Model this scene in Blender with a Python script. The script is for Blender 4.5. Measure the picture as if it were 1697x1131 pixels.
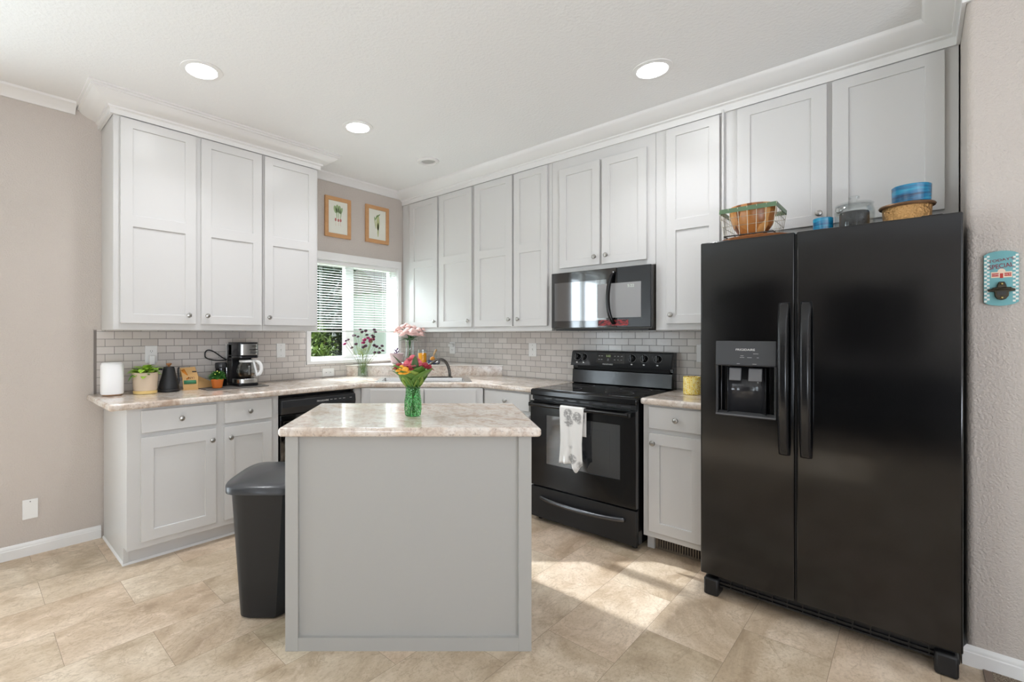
import bpy, bmesh, math, random
from mathutils import Vector, Matrix
random.seed(7)
S2 = math.sqrt(.5)
for o in list(bpy.data.objects): bpy.data.objects.remove(o)
SC = bpy.context.scene
COL = SC.collection

# ------------------------------------------------------------------ camera
H = 1.285
cd = bpy.data.cameras.new('camera'); cam = bpy.data.objects.new('camera', cd); COL.objects.link(cam)
cam.location = (-3.492, -3.664, H)
cam.rotation_euler = (math.pi/2, 0, -math.pi/4)
cd.sensor_width = 36; cd.lens = 792.2/1697*36
cd.shift_x = (848.5-725.6)/1697; cd.shift_y = -(565.5-555.8)/1697
cd.clip_start = .02; cd.clip_end = 200
SC.camera = cam
# ------------------------------------------------------------------ exposure
SC.view_settings.view_transform = 'Standard'; SC.view_settings.look = 'None'
SC.cycles.transparent_max_bounces = 40; SC.cycles.max_bounces = 14; SC.cycles.diffuse_bounces = 6
SC.view_settings.exposure = 0.26; SC.view_settings.gamma = 1; SC.view_settings.use_curve_mapping = False
# ------------------------------------------------------------------ world
wd = bpy.data.worlds.new('sky'); SC.world = wd; wd.use_nodes = True
bg = wd.node_tree.nodes['Background']; bg.inputs[0].default_value = (.86, .93, 1, 1); bg.inputs[1].default_value = 1.8
# ------------------------------------------------------------------ sun, window daylight and added ceiling fill
def lamp(name, kind, loc, direction, energy, color=(1,1,1), **kw):
    l = bpy.data.lights.new(name, kind); l.energy = energy; l.color = color
    for k, v in kw.items(): setattr(l, k, v)
    o = bpy.data.objects.new(name, l); COL.objects.link(o); o.location = loc
    o.rotation_euler = Vector(direction).to_track_quat('-Z', 'Y').to_euler()
    return o
lamp('sun', 'SUN', (0, 6, 5), (-.012, -1.42, -.914), 9.0, (.94, .97, 1.06), angle=math.radians(.9))
lamp('patio_window_daylight', 'AREA', (-5.6, .40, 1.3), (0, -1, .35), 245, (.83, .92, 1.04), shape='RECTANGLE', size=3.5, size_y=2.1)
lamp('kitchen_window_daylight', 'AREA', (-.9, 1.5, 3.0), (0, -1, -1.05), 500, (.88, .95, 1.03), shape='RECTANGLE', size=2.6, size_y=1.4)
lamp('back_ceiling_fill', 'AREA', (-6.9, -5.6, .75), (.35, .15, 1.0), 75, (.83, .91, 1.03), shape='RECTANGLE', size=1.0, size_y=2.6)  # added fill lamp inside the room, aimed up to brighten the ceiling
lamp('side_ceiling_fill', 'AREA', (-4.0, -7.3, .75), (0, .35, 1.0), 135, (.83, .91, 1.03), shape='RECTANGLE', size=2.8, size_y=1.0)  # added uplight beside a windowless wall, lifts the ceiling bounce
for _x, _y in ((-2.578, -.967), (-.885, -2.672), (-1.578, -.980)):
    lamp('can_light', 'AREA', (_x, _y, 2.688), (0, 0, -1), 3.3, (.97, .98, 1.05), shape='DISK', size=.13, spread=math.radians(120))

# ------------------------------------------------------------------ frames: u runs to the viewer's right along a wall, y into the wall
ROT = {'W': 0.0, 'A': 0.0, 'B': -math.pi/2, 'D': -math.pi/4}
class Th:
    def __init__(s, ob, origin, frame): s.ob, s.origin, s.frame = ob, origin, frame
def props(o, label=None, cat=None, group=None, kind=None):
    if label: o['label'] = label
    if cat: o['category'] = cat
    if group: o['group'] = group
    if kind: o['kind'] = kind
def thing(name, label, cat, origin=(0,0,0), frame='W', group=None, kind=None):
    o = bpy.data.objects.new(name, None); COL.objects.link(o); o.empty_display_size = .05
    a = ROT[frame]
    o.location = Matrix.Rotation(a, 3, 'Z') @ Vector(origin); o.rotation_euler = (0, 0, a)
    props(o, label, cat, group, kind)
    return Th(o, origin, frame)

class M:
    def __init__(s): s.v, s.f = [], []
    def add(s, vs, fs):
        n = len(s.v); s.v += [tuple(p) for p in vs]; s.f += [[i+n for i in f] for f in fs]; return s
    def box(s, a, b, c, d, e, f):
        vs = [(x, y, z) for x in (a, b) for y in (c, d) for z in (e, f)]
        return s.add(vs, [(0,1,3,2),(4,6,7,5),(0,4,5,1),(2,3,7,6),(0,2,6,4),(1,5,7,3)])
    def prism(s, poly, z0, z1):
        n = len(poly); vs = [(x, y, z0) for x, y in poly]+[(x, y, z1) for x, y in poly]
        return s.add(vs, [list(range(n))[::-1], list(range(n, 2*n))]+[(i, (i+1) % n, n+(i+1) % n, n+i) for i in range(n)])
    def prism_y(s, poly, y0, y1):   # poly in (u, z)
        n = len(poly); vs = [(x, y0, z) for x, z in poly]+[(x, y1, z) for x, z in poly]
        return s.add(vs, [list(range(n)), list(range(n, 2*n))[::-1]]+[(i, n+i, n+(i+1) % n, (i+1) % n) for i in range(n)])
    def prism_u(s, poly, u0, u1):   # poly in (y, z)
        n = len(poly); vs = [(u0, y, z) for y, z in poly]+[(u1, y, z) for y, z in poly]
        return s.add(vs, [list(range(n)), list(range(n, 2*n))[::-1]]+[(i, n+i, n+(i+1) % n, (i+1) % n) for i in range(n)])
    def lathe(s, c, prof, n=32, axis=(0,0,1), sx=1, sy=1, closed=False, open_top=False):
        ax = Vector(axis).normalized(); q = Vector((0,0,1)).rotation_difference(ax)
        vs, fs = [], []
        for r, h in prof:
            for k in range(n):
                a = 2*math.pi*k/n
                vs.append(Vector(c)+q @ Vector((r*math.cos(a)*sx, r*math.sin(a)*sy, h)))
        m = len(prof)
        for i in range(m-1 if not closed else m):
            j = (i+1) % m
            for k in range(n): fs.append((i*n+k, i*n+(k+1) % n, j*n+(k+1) % n, j*n+k))
        if not closed:
            if prof[0][0] > 1e-5: fs.append(list(range(n))[::-1])
            if prof[-1][0] > 1e-5 and not open_top: fs.append([(m-1)*n+k for k in range(n)])
        return s.add(vs, fs)
    def tube(s, pts, r, n=10, closed=False):
        pts = [Vector(p) for p in pts]; m = len(pts); rs = r if isinstance(r, (list, tuple)) else [r]*m
        vs, fs = [], []; up = None
        for i in range(m):
            if closed: t = (pts[(i+1) % m]-pts[i-1]).normalized()
            else: t = (pts[min(i+1, m-1)]-pts[max(i-1, 0)]).normalized()
            if up is None:
                up = t.orthogonal().normalized()
            else:
                up = (up-t*up.dot(t)).normalized()
            w = t.cross(up)
            for k in range(n):
                a = 2*math.pi*k/n; vs.append(pts[i]+(up*math.cos(a)+w*math.sin(a))*rs[i])
        for i in range(m if closed else m-1):
            j = (i+1) % m
            for k in range(n): fs.append((i*n+k, i*n+(k+1) % n, j*n+(k+1) % n, j*n+k))
        if not closed: fs += [list(range(n))[::-1], [(m-1)*n+k for k in range(n)]]
        return s.add(vs, fs)
    def ball(s, c, r, sc=(1,1,1), n=14, m=8):
        vs, fs = [], []
        for i in range(m+1):
            t = math.pi*i/m
            for k in range(n):
                a = 2*math.pi*k/n
                vs.append((c[0]+r*sc[0]*math.sin(t)*math.cos(a), c[1]+r*sc[1]*math.sin(t)*math.sin(a), c[2]+r*sc[2]*math.cos(t)))
        for i in range(m):
            for k in range(n): fs.append((i*n+k, i*n+(k+1) % n, (i+1)*n+(k+1) % n, (i+1)*n+k))
        return s.add(vs, fs)
    def sweep(s, path, prof, flip=1):  # path in (u,y); prof (offset, z); mitred
        m, n = len(path), len(prof); vs = []
        def nrm(a, b):
            d = Vector((b[0]-a[0], b[1]-a[1])).normalized(); return Vector((d.y, -d.x))*flip
        for i, p in enumerate(path):
            if i == 0: o = nrm(path[0], path[1])
            elif i == m-1: o = nrm(path[-2], path[-1])
            else:
                a, b = nrm(path[i-1], p), nrm(p, path[i+1]); o = (a+b)/(1+a.dot(b))
            for off, z in prof: vs.append((p[0]+o.x*off, p[1]+o.y*off, z))
        fs = [(i*n+k, i*n+(k+1) % n, (i+1)*n+(k+1) % n, (i+1)*n+k) for i in range(m-1) for k in range(n)]
        fs += [list(range(n)), [(m-1)*n+k for k in range(n)][::-1]]
        return s.add(vs, fs)
    def relief(s, us, zs, dep, yf, yb):
        """front slab: cell (i,j) lies at yf+dep(i,j); None = hole right through"""
        idx = {}; vs = []; fs = []
        def V(u, y, z):
            k = (round(u, 5), round(y, 5), round(z, 5))
            if k not in idx: idx[k] = len(vs); vs.append((u, y, z))
            return idx[k]
        nu, nz = len(us)-1, len(zs)-1
        def Y(i, j):
            if i < 0 or j < 0 or i >= nu or j >= nz: return yb
            d = dep(i, j); return yb if d is None else yf+d
        for i in range(nu):
            for j in range(nz):
                y = Y(i, j)
                if dep(i, j) is not None:
                    a, b, c, d = us[i], us[i+1], zs[j], zs[j+1]
                    fs.append([V(a, y, c), V(b, y, c), V(b, y, d), V(a, y, d)])
                    fs.append([V(a, yb, c), V(a, yb, d), V(b, yb, d), V(b, yb, c)])
        for i in range(nu+1):
            for j in range(nz):
                y0, y1 = Y(i-1, j), Y(i, j)
                if abs(y0-y1) > 1e-6: fs.append([V(us[i], y0, zs[j]), V(us[i], y1, zs[j]), V(us[i], y1, zs[j+1]), V(us[i], y0, zs[j+1])])
        for i in range(nu):
            for j in range(nz+1):
                y0, y1 = Y(i, j-1), Y(i, j)
                if abs(y0-y1) > 1e-6: fs.append([V(us[i], y0, zs[j]), V(us[i+1], y0, zs[j]), V(us[i+1], y1, zs[j]), V(us[i], y1, zs[j])])
        return s.add(vs, fs)
    def leaf(s, p, d, L, w, bend=.3, n=4, up=(0,0,1), fold=.15):
        p = Vector(p); d = Vector(d).normalized(); upv = Vector(up)
        side = d.cross(upv)
        if side.length < 1e-3: side = d.orthogonal()
        side.normalize(); nr = side.cross(d).normalized(); vs = []
        for i in range(n+1):
            t = i/n; c = p+d*L*t - nr*(bend*L*t*t); ww = w*math.sin(math.pi*(.10+.90*t)**.85)**.7*.5 if t < 1 else 0.0004
            vs += [c-side*ww+nr*ww*fold, c-nr*0, c+side*ww+nr*ww*fold]
        fs = []
        for i in range(n):
            for k in (0, 1): fs.append((i*3+k, i*3+k+1, (i+1)*3+k+1, (i+1)*3+k))
        return s.add(vs, fs)
    def bloom(s, c, r, layers=3, petals=6, axis=(0,0,1), openness=1.0):
        ax = Vector(axis).normalized(); q = Vector((0,0,1)).rotation_difference(ax); c = Vector(c)
        for l in range(layers):
            k0 = (l+1)/layers; tilt = (.25+.95*k0*openness)
            for k in range(petals):
                a = 2*math.pi*(k+.5*l+random.uniform(-.15,.15))/petals
                L = r*(.55+.5*k0); w = L*1.15; vs = []
                for i in range(4):
                    t = i/3; th = tilt*t**.7
                    rr = r*.08+L*t*math.sin(th); h = L*t*math.cos(th)*.75
                    ww = w*(.25+.9*math.sin(math.pi*min(t, .85)*.75))*.5
                    for sg in (-1, 0, 1):
                        aa = a+sg*ww/max(rr+.35*r, 1e-4)
                        vs.append(c+q @ Vector((rr*math.cos(aa), rr*math.sin(aa), h+(abs(sg)*.04*r))))
                s.add(vs, [(i*3+j, i*3+j+1, (i+1)*3+j+1, (i+1)*3+j) for i in range(3) for j in (0, 1)])
        return s
    def build(s, name, mat, parent=None, origin=None, frame=None, bevel=0, seg=2, smooth=True, label=None, cat=None, group=None, kind=None, ang=35, solid=0, doubles=False):
        th = parent if isinstance(parent, Th) else None
        if isinstance(parent, tuple): pob, th = parent[0], parent[1]
        else: pob = th.ob if th else None
        org = Vector(th.origin if th else (origin or (0,0,0)))
        me = bpy.data.meshes.new(name)
        me.from_pydata([tuple(Vector(p)-org) for p in s.v], [], s.f)
        bm = bmesh.new(); bm.from_mesh(me)
        if doubles: bmesh.ops.remove_doubles(bm, verts=bm.verts, dist=1e-5)
        bmesh.ops.recalc_face_normals(bm, faces=bm.faces)
        bm.to_mesh(me); bm.free()
        if smooth:
            me.polygons.foreach_set('use_smooth', [True]*len(me.polygons))
            me.set_sharp_from_angle(angle=math.radians(ang))
        me.materials.append(mat)
        o = bpy.data.objects.new(name, me); COL.objects.link(o)
        if pob: o.parent = pob
        else:
            a = ROT[frame or 'W']; o.rotation_euler = (0, 0, a); o.location = Matrix.Rotation(a, 3, 'Z') @ org
        if solid:
            md = o.modifiers.new('thickness', 'SOLIDIFY'); md.thickness = solid; md.offset = 0
        if bevel:
            md = o.modifiers.new('edge', 'BEVEL'); md.width = bevel; md.segments = seg; md.limit_method = 'ANGLE'; md.angle_limit = math.radians(40)
        props(o, label, cat, group, kind)
        return o

def letters(txt, size, pos, mat, th, parent=None, name='lettering', depth=.0004, slope=0, sx=1, align='CENTER', label=None):
    """flat lettering facing -y of the thing's frame, baked to mesh"""
    c = bpy.data.curves.new('t', 'FONT'); c.body = txt; c.size = size; c.align_x = align; c.align_y = 'CENTER'; c.extrude = depth
    t = bpy.data.objects.new('t', c); COL.objects.link(t)
    bpy.context.view_layer.update()
    me = bpy.data.meshes.new_from_object(t.evaluated_get(bpy.context.evaluated_depsgraph_get()))
    bpy.data.objects.remove(t)
    me.name = name
    mt = Matrix.Translation(Vector(pos)-Vector(th.origin)) @ Matrix.Rotation(slope, 4, 'Y') @ Matrix.Rotation(math.pi/2, 4, 'X') @ Matrix.Scale(sx, 4, (1,0,0))
    me.transform(mt); me.materials.clear(); me.materials.append(mat)
    o = bpy.data.objects.new(name, me); COL.objects.link(o); o.parent = parent or th.ob
    if label: o['label'] = label
    return o

# ------------------------------------------------------------------ materials
def lin(c):
    return tuple((x/255/12.92 if x/255 <= .04045 else ((x/255+.055)/1.055)**2.4) for x in c)
class N:
    def __init__(s, name):
        s.m = bpy.data.materials.new(name); s.m.use_nodes = True; s.t = s.m.node_tree; s.n = s.t.nodes; s.b = s.n['Principled BSDF']
    def node(s, typ, **kw):
        n = s.n.new('ShaderNode'+typ)
        for k, v in kw.items():
            if k.startswith('i_'): n.inputs[k[2:].replace('_', ' ')].default_value = v
            else: setattr(n, k, v)
        return n
    def link(s, a, b): s.t.links.new(a, b)
    def coord(s, scale=(1,1,1), loc=(0,0,0), kind='Object', rot=(0,0,0)):
        tc = s.node('TexCoord'); mp = s.node('Mapping'); mp.inputs['Scale'].default_value = scale; mp.inputs['Location'].default_value = loc; mp.inputs['Rotation'].default_value = rot
        s.link(tc.outputs[kind], mp.inputs[0]); return mp.outputs[0]
    def wcoord(s, scale=(1,1,1), loc=(0,0,0), rot=(0,0,0)):
        g = s.node('NewGeometry'); mp = s.node('Mapping'); mp.inputs['Scale'].default_value = scale; mp.inputs['Location'].default_value = loc; mp.inputs['Rotation'].default_value = rot
        s.link(g.outputs['Position'], mp.inputs[0]); return mp.outputs[0]
    def noise(s, co, scale, detail=3, rough=.5, dist=0):
        n = s.node('TexNoise'); n.inputs['Scale'].default_value = scale; n.inputs['Detail'].default_value = detail; n.inputs['Roughness'].default_value = rough; n.inputs['Distortion'].default_value = dist
        s.link(co, n.inputs['Vector']); return n.outputs['Fac']
    def ramp(s, fac, stops):
        r = s.node('ValToRGB'); e = r.color_ramp.elements
        while len(e) < len(stops): e.new(.5)
        for i, (p, c) in enumerate(stops): e[i].position = p; e[i].color = (*c, 1) if len(c) == 3 else c
        s.link(fac, r.inputs[0]); return r.outputs[0]
    def mix(s, fac, a, b, mode='MIX'):
        n = s.node('Mix', data_type='RGBA', blend_type=mode)
        for inp, v in ((n.inputs[0], fac), (n.inputs[6], a), (n.inputs[7], b)):
            if isinstance(v, (int, float)): inp.default_value = v
            elif isinstance(v, tuple): inp.default_value = (*v, 1) if len(v) == 3 else v
            else: s.link(v, inp)
        return n.outputs[2]
    def bump(s, h, strength=.2, dist=.002, prev=None):
        n = s.node('Bump'); n.inputs['Strength'].default_value = strength; n.inputs['Distance'].default_value = dist
        s.link(h, n.inputs['Height'])
        if prev: s.link(prev, n.inputs['Normal'])
        s.link(n.outputs[0], s.b.inputs['Normal']); return n.outputs[0]
def P(name, col, rough=.5, metal=0, spec=.5, bump=None, trans=0, ior=1.45, coat=0, emit=None, es=1, alpha=1, var=0):
    n = N(name); b = n.b; c = lin(col)
    b.inputs['Base Color'].default_value = (*c, 1); b.inputs['Roughness'].default_value = rough; b.inputs['Metallic'].default_value = metal
    b.inputs['Specular IOR Level'].default_value = spec; b.inputs['IOR'].default_value = ior; b.inputs['Transmission Weight'].default_value = trans
    b.inputs['Coat Weight'].default_value = coat; b.inputs['Alpha'].default_value = alpha
    co = n.coord()
    if var:
        nz = n.noise(co, 6, 4); n.link(n.mix(nz, tuple(x*(1-var) for x in c), tuple(min(1, x*(1+var)) for x in c)), b.inputs['Base Color'])
    if bump: n.bump(n.noise(co, bump[0], 3), bump[1], bump[2])
    if emit: b.inputs['Emission Color'].default_value = (*lin(emit), 1); b.inputs['Emission Strength'].default_value = es
    return n.m
CAB = P('cabinet_paint', (206, 205, 203), .34, bump=(90, .05, .0006))
CABI = P('island_paint', (169, 168, 164), .4, bump=(60, .05, .0006))
WHT = P('white_trim', (226, 225, 223), .38, bump=(60, .04, .0005))
CEIL = P('ceiling_paint', (230, 230, 229), .75, bump=(60, .55, .0045))
def wallmat():
    n = N('beige_wall_paint'); co = n.wcoord()
    c = n.mix(n.noise(co, 1.2, 2), lin((192, 183, 175)), lin((198, 189, 181))); n.link(c, n.b.inputs['Base Color'])
    n.b.inputs['Roughness'].default_value = .6
    n.bump(n.noise(co, 110, 3, .6), .8, .006); return n.m
WALL = wallmat()
NICK = P('brushed_nickel', (178, 176, 172), .28, 1)
STEEL = P('stainless_steel', (196, 196, 194), .25, 1, bump=(200, .05, .0003))
CHROME = P('chrome', (200, 202, 205), .1, 1)
def blackmat(name, c, r, spec=.45, bstr=.015):
    n = N(name); n.b.inputs['Base Color'].default_value = (*lin(c), 1); co = n.wcoord((1,1,.6))
    nz = n.noise(co, 5, 5, .6, .4)
    nz = n.noise(co, 2.2, 3, .5, .2)
    rr = n.ramp(nz, [(.3, (r*.8,)*3), (.75, (r*1.25,)*3)]); n.link(rr, n.b.inputs['Roughness'])
    n.bump(n.noise(n.wcoord(), 3.0, 2), bstr, .05); n.b.inputs['Specular IOR Level'].default_value = spec
    return n.m
BLK = blackmat('gloss_black_enamel', (13, 13, 14), .14)
BLKF = blackmat('black_fridge_door', (10, 10, 11), .12, .6, .03)
BLKG = P('black_glass', (8, 8, 9), .05, spec=.6, ior=1.75)
BLKM = P('matte_black_plastic', (24, 24, 25), .45)
DGRY = P('dark_grey_panel', (62, 63, 65), .4)
GRYW = P('oven_window_glass', (40, 42, 45), .05, spec=.9, ior=1.8)
WPR = P('white_print', (225, 225, 222), .5)
GPR = P('grey_print', (150, 150, 150), .5)
OUTL = P('white_plastic', (232, 232, 230), .35)
SLOT = P('dark_slot', (60, 58, 56), .6)
def glassmat(name, col, rough=0.0, ior=1.45, tint=1.0):
    n = N(name); n.t.nodes.remove(n.b); out = n.n['Material Output']
    g = n.node('BsdfGlossy'); g.inputs['Roughness'].default_value = .02
    t = n.node('BsdfTransparent'); t.inputs[0].default_value = (*col, 1)
    fr = n.node('Fresnel'); fr.inputs[0].default_value = ior
    cl = n.node('Math', operation='MINIMUM'); cl.inputs[1].default_value = .22; n.link(fr.outputs[0], cl.inputs[0])
    mx = n.node('MixShader'); n.link(cl.outputs[0], mx.inputs[0]); n.link(t.outputs[0], mx.inputs[1]); n.link(g.outputs[0], mx.inputs[2])
    n.link(mx.outputs[0], out.inputs[0]); return n.m
GLASS = glassmat('clear_glass', (.965, .98, .98), ior=1.32)
PANE = glassmat('window_glass', (.97, .99, .98), ior=1.3)
def greenglass():
    n = N('green_bubbled_glass'); n.t.nodes.remove(n.b); out = n.n['Material Output']; co = n.coord()
    v = n.node('TexVoronoi'); v.inputs['Scale'].default_value = 95; n.link(co, v.inputs['Vector'])
    bp = n.node('Bump'); bp.inputs['Strength'].default_value = 1; bp.inputs['Distance'].default_value = .01; n.link(v.outputs['Distance'], bp.inputs['Height'])
    g = n.node('BsdfGlossy'); g.inputs['Roughness'].default_value = .08; g.inputs[0].default_value = (.75, 1, .8, 1); n.link(bp.outputs[0], g.inputs['Normal'])
    t = n.node('BsdfTransparent'); t.inputs[0].default_value = (*lin((206, 250, 210)), 1)
    d = n.node('BsdfTranslucent'); n.link(n.ramp(v.outputs['Distance'], [(.12, lin((220, 255, 224))), (.3, lin((84, 210, 104)))]), d.inputs[0])
    m1 = n.node('MixShader'); n.link(n.ramp(v.outputs['Distance'], [(.12, (.75,)*3), (.3, (.12,)*3)]), m1.inputs[0]); n.link(t.outputs[0], m1.inputs[1]); n.link(d.outputs[0], m1.inputs[2])
    fr = n.node('Fresnel'); fr.inputs[0].default_value = 1.6; n.link(bp.outputs[0], fr.inputs['Normal'])
    m2 = n.node('MixShader'); n.link(fr.outputs[0], m2.inputs[0]); n.link(m1.outputs[0], m2.inputs[1]); n.link(g.outputs[0], m2.inputs[2]); n.link(m2.outputs[0], out.inputs[0]); return n.m
GREENG = greenglass()
def tilemat(name, axis):
    n = N(name); g = n.node('NewGeometry'); sp = n.node('SeparateXYZ'); n.link(g.outputs['Position'], sp.inputs[0])
    cm = n.node('CombineXYZ'); n.link(sp.outputs['X' if axis == 'A' else 'Y'], cm.inputs['X']); n.link(sp.outputs['Z'], cm.inputs['Y'])
    mp = n.node('Mapping'); mp.inputs['Location'].default_value = ((2.837+.0503 if axis == 'A' else 1.764+.0503), -1.309+.0487*30, 0); n.link(cm.outputs[0], mp.inputs[0])
    br = n.node('TexBrick'); br.offset = .5; br.inputs['Scale'].default_value = 1
    for k, v in (('Mortar Size', .0019), ('Mortar Smooth', .3), ('Brick Width', .1005), ('Row Height', .0487), ('Bias', 0)): br.inputs[k].default_value = v
    br.inputs['Color1'].default_value = (*lin((200, 193, 187)), 1); br.inputs['Color2'].default_value = (*lin((216, 210, 205)), 1); br.inputs['Mortar'].default_value = (*lin((140, 136, 132)), 1)
    n.link(mp.outputs[0], br.inputs['Vector']); n.link(br.outputs['Color'], n.b.inputs['Base Color'])
    rg = n.ramp(br.outputs['Fac'], [(0, (.16,)*3), (1, (.8,)*3)]); n.link(rg, n.b.inputs['Roughness'])
    inv = n.node('Math', operation='SUBTRACT'); inv.inputs[0].default_value = 1; n.link(br.outputs['Fac'], inv.inputs[1])
    b1 = n.bump(inv.outputs[0], .6, .002)
    n.bump(n.noise(mp.outputs[0], 14, 2), .12, .01, b1); return n.m
TILEA, TILEB = tilemat('subway_tile_a', 'A'), tilemat('subway_tile_b', 'B')
def floormat():
    n = N('stone_look_floor'); mp = n.wcoord((1,1,1), (1.68+.305, .43+6.0, 0))
    br = n.node('TexBrick'); br.offset = .5; br.inputs['Scale'].default_value = 1
    for k, v in (('Mortar Size', .0010), ('Mortar Smooth', .4), ('Brick Width', .61), ('Row Height', .3), ('Bias', 0)): br.inputs[k].default_value = v
    br.inputs['Color1'].default_value = (0, 0, 0, 1); br.inputs['Color2'].default_value = (1, 1, 1, 1); br.inputs['Mortar'].default_value = (.5, .5, .5, 1)
    n.link(mp, br.inputs['Vector'])
    # each tile shifts its own cloudy stone pattern
    wv = n.wcoord((1.0, 1.5, 1)); ad = n.node('VectorMath', operation='MULTIPLY_ADD'); n.link(br.outputs['Color'], ad.inputs[0]); ad.inputs[1].default_value = (7, 5, 3); n.link(wv, ad.inputs[2])
    vn = n.noise(ad.outputs[0], 3.2, 8, .6, 1.0)
    n1 = n.noise(ad.outputs[0], 2.2, 9, .62, .8); n2 = n.noise(ad.outputs[0], 8, 8, .7, .6); n3 = n.noise(ad.outputs[0], 60, 6, .75)
    c = n.ramp(n1, [(.32, lin((166, 147, 124))), (.44, lin((196, 178, 155))), (.54, lin((212, 196, 175))), (.66, lin((224, 210, 191)))])
    c = n.mix(n.ramp(n2, [(.46, (0,0,0)), (.66, (.5,.5,.5))]), c, lin((182, 162, 138)))
    c = n.mix(n.ramp(n.noise(ad.outputs[0], 4, 9, .68, 1.2), [(.53, (0,0,0)), (.66, (.5,.5,.5))]), c, lin((232, 216, 198)))
    c = n.mix(n.ramp(n3, [(.48, (0,0,0)), (.68, (.5,.5,.5))]), c, lin((156, 136, 112)))
    c = n.mix(n.ramp(vn, [(.485, (0,0,0)), (.498, (.42,.42,.42)), (.511, (0,0,0))]), c, lin((150, 130, 106)))
    tone = n.ramp(br.outputs['Color'], [(0, (.86, .85, .80)), (.5, (.98, .92, .88)), (1, (1.0, 1.0, .98))]); c = n.mix(1.0, c, tone, 'MULTIPLY')
    c = n.mix(br.outputs['Fac'], c, lin((138, 120, 100)))
    n.link(c, n.b.inputs['Base Color'])
    n.link(n.ramp(n2, [(.3, (.33,)*3), (.8, (.5,)*3)]), n.b.inputs['Roughness'])
    inv = n.node('Math', operation='SUBTRACT'); inv.inputs[0].default_value = 1; n.link(br.outputs['Fac'], inv.inputs[1])
    b1 = n.bump(inv.outputs[0], .3, .001); n.bump(n3, .12, .001, b1); return n.m
FLOOR = floormat()
def granite():
    n = N('laminate_granite'); co = n.wcoord((1,1,1)); co2 = n.wcoord((1.6,.8,1.2), (3,1,2))
    a = n.noise(co2, 5, 7, .6, 1.4); b = n.noise(co, 26, 8, .7, .8); d = n.noise(co, 75, 5, .7)
    c = n.ramp(a, [(.3, lin((178, 156, 138))), (.45, lin((212, 198, 184))), (.58, lin((224, 216, 207))), (.72, lin((198, 178, 164)))])
    c = n.mix(n.ramp(b, [(.5, (0,0,0)), (.66, (.55,.55,.55))]), c, lin((150, 124, 106)))
    c = n.mix(n.ramp(d, [(.56, (0,0,0)), (.68, (.6,.6,.6))]), c, lin((118, 98, 88)))
    c = n.mix(n.ramp(n.noise(co, 40, 4, .6), [(.6, (0,0,0)), (.74, (.6,.6,.6))]), c, lin((238, 233, 226)))
    n.link(c, n.b.inputs['Base Color']); n.b.inputs['Roughness'].default_value = .13; n.b.inputs['Specular IOR Level'].default_value = .7
    n.bump(n.noise(co, 60, 2), .02, .001)
    return n.m
GRAN = granite()
def woodmat(name, c1, c2, scale=(30, 30, 3), rough=.45, kind='Object'):
    n = N(name); co = n.coord(scale, kind=kind); f = n.noise(co, 1, 5, .6, .6)
    n.link(n.mix(f, lin(c1), lin(c2)), n.b.inputs['Base Color']); n.b.inputs['Roughness'].default_value = rough; return n.m
OAK = woodmat('oak_frame', (184, 134, 88), (206, 160, 112), (12, 30, 40))
BOWL = N('stave_wood')
def _():
    n = BOWL; co = n.coord(); v = n.node('TexVoronoi'); v.inputs['Scale'].default_value = 22; v.feature = 'F1'
    mp = n.node('Mapping'); mp.inputs['Scale'].default_value = (1, 1, .12); n.link(co, mp.inputs[0]); n.link(mp.outputs[0], v.inputs['Vector'])
    hv = n.node('SeparateColor'); n.link(v.outputs['Color'], hv.inputs[0])
    n.link(n.ramp(hv.outputs[0], [(0, lin((110, 60, 26))), (.5, lin((186, 122, 62))), (1, lin((214, 160, 98)))]), n.b.inputs['Base Color'])
    n.b.inputs['Roughness'].default_value = .3
_()
BOARD = woodmat('dark_wood_tray', (140, 82, 46), (190, 128, 82), (30, 6, 30), .25)

# ================================================================== SETTING
XW, YS, CZ = -7.5, -8.0, 2.70
def struct(m, name, mat, **kw): return m.build(name, mat, kind='structure', **kw)
struct(M().box(XW-.15, .14, YS-.15, .14, -.12, 0), 'floor', FLOOR)
struct(M().box(XW-.15, .14, YS-.15, .14, CZ, CZ+.12), 'ceiling', CEIL)
def wall_x(name, y0, y1, u0, u1, holes, mat, frame='A', z0=0, z1=CZ):
    us = sorted({u0, u1, *[h[0] for h in holes], *[h[1] for h in holes]}); zs = sorted({z0, z1, *[h[2] for h in holes], *[h[3] for h in holes]})
    def dep(i, j):
        uc, zc = (us[i]+us[i+1])/2, (zs[j]+zs[j+1])/2
        return None if any(h[0] < uc < h[1] and h[2] < zc < h[3] for h in holes) else 0
    # relief with holes needs inner walls to run to the back
    m = M(); m.relief(us, zs, dep, y0, y1); return struct(m, name, mat, frame=frame)
WIN = (-1.372, -.402, 1.062, 1.95)
wall_x('wall_left', 0, .14, XW, 0, [WIN, (-4.90, -3.80, .08, 2.3), (-7.4, -5.75, .08, 2.3)], WALL)
wall_x('wall_right', 0, .14, 0, 3.80, [], WALL, 'B')
# stub wall beside the fridge, rounded corner
r = .022; poly = [(0.0, -3.80), (-.708+r, -3.80)]
poly = [(.14, -3.805)]+[(-.708+r-r*math.sin(a), -3.805-r+r*math.cos(a)) for a in [k*math.pi/16 for k in range(9)]]+[(-.708, YS), (.14, YS)]
struct(M().prism(poly, 0, CZ), 'wall_fridge_side', WALL)
wall_x('wall_back', 7.5, 7.64, 0, 8.0, [], WALL, 'B') if False else None
struct(M().box(XW-.14, XW, YS, -6.6, 0, CZ).box(XW-.14, XW, -5.4, .14, 0, CZ).box(XW-.14, XW, -6.6, -5.4, 0, 1.1).box(XW-.14, XW, -6.6, -5.4, 2.1, CZ), 'wall_back', WALL)
struct(M().box(XW, -.708, YS-.14, YS, 0, CZ), 'wall_side', WALL)
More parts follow.
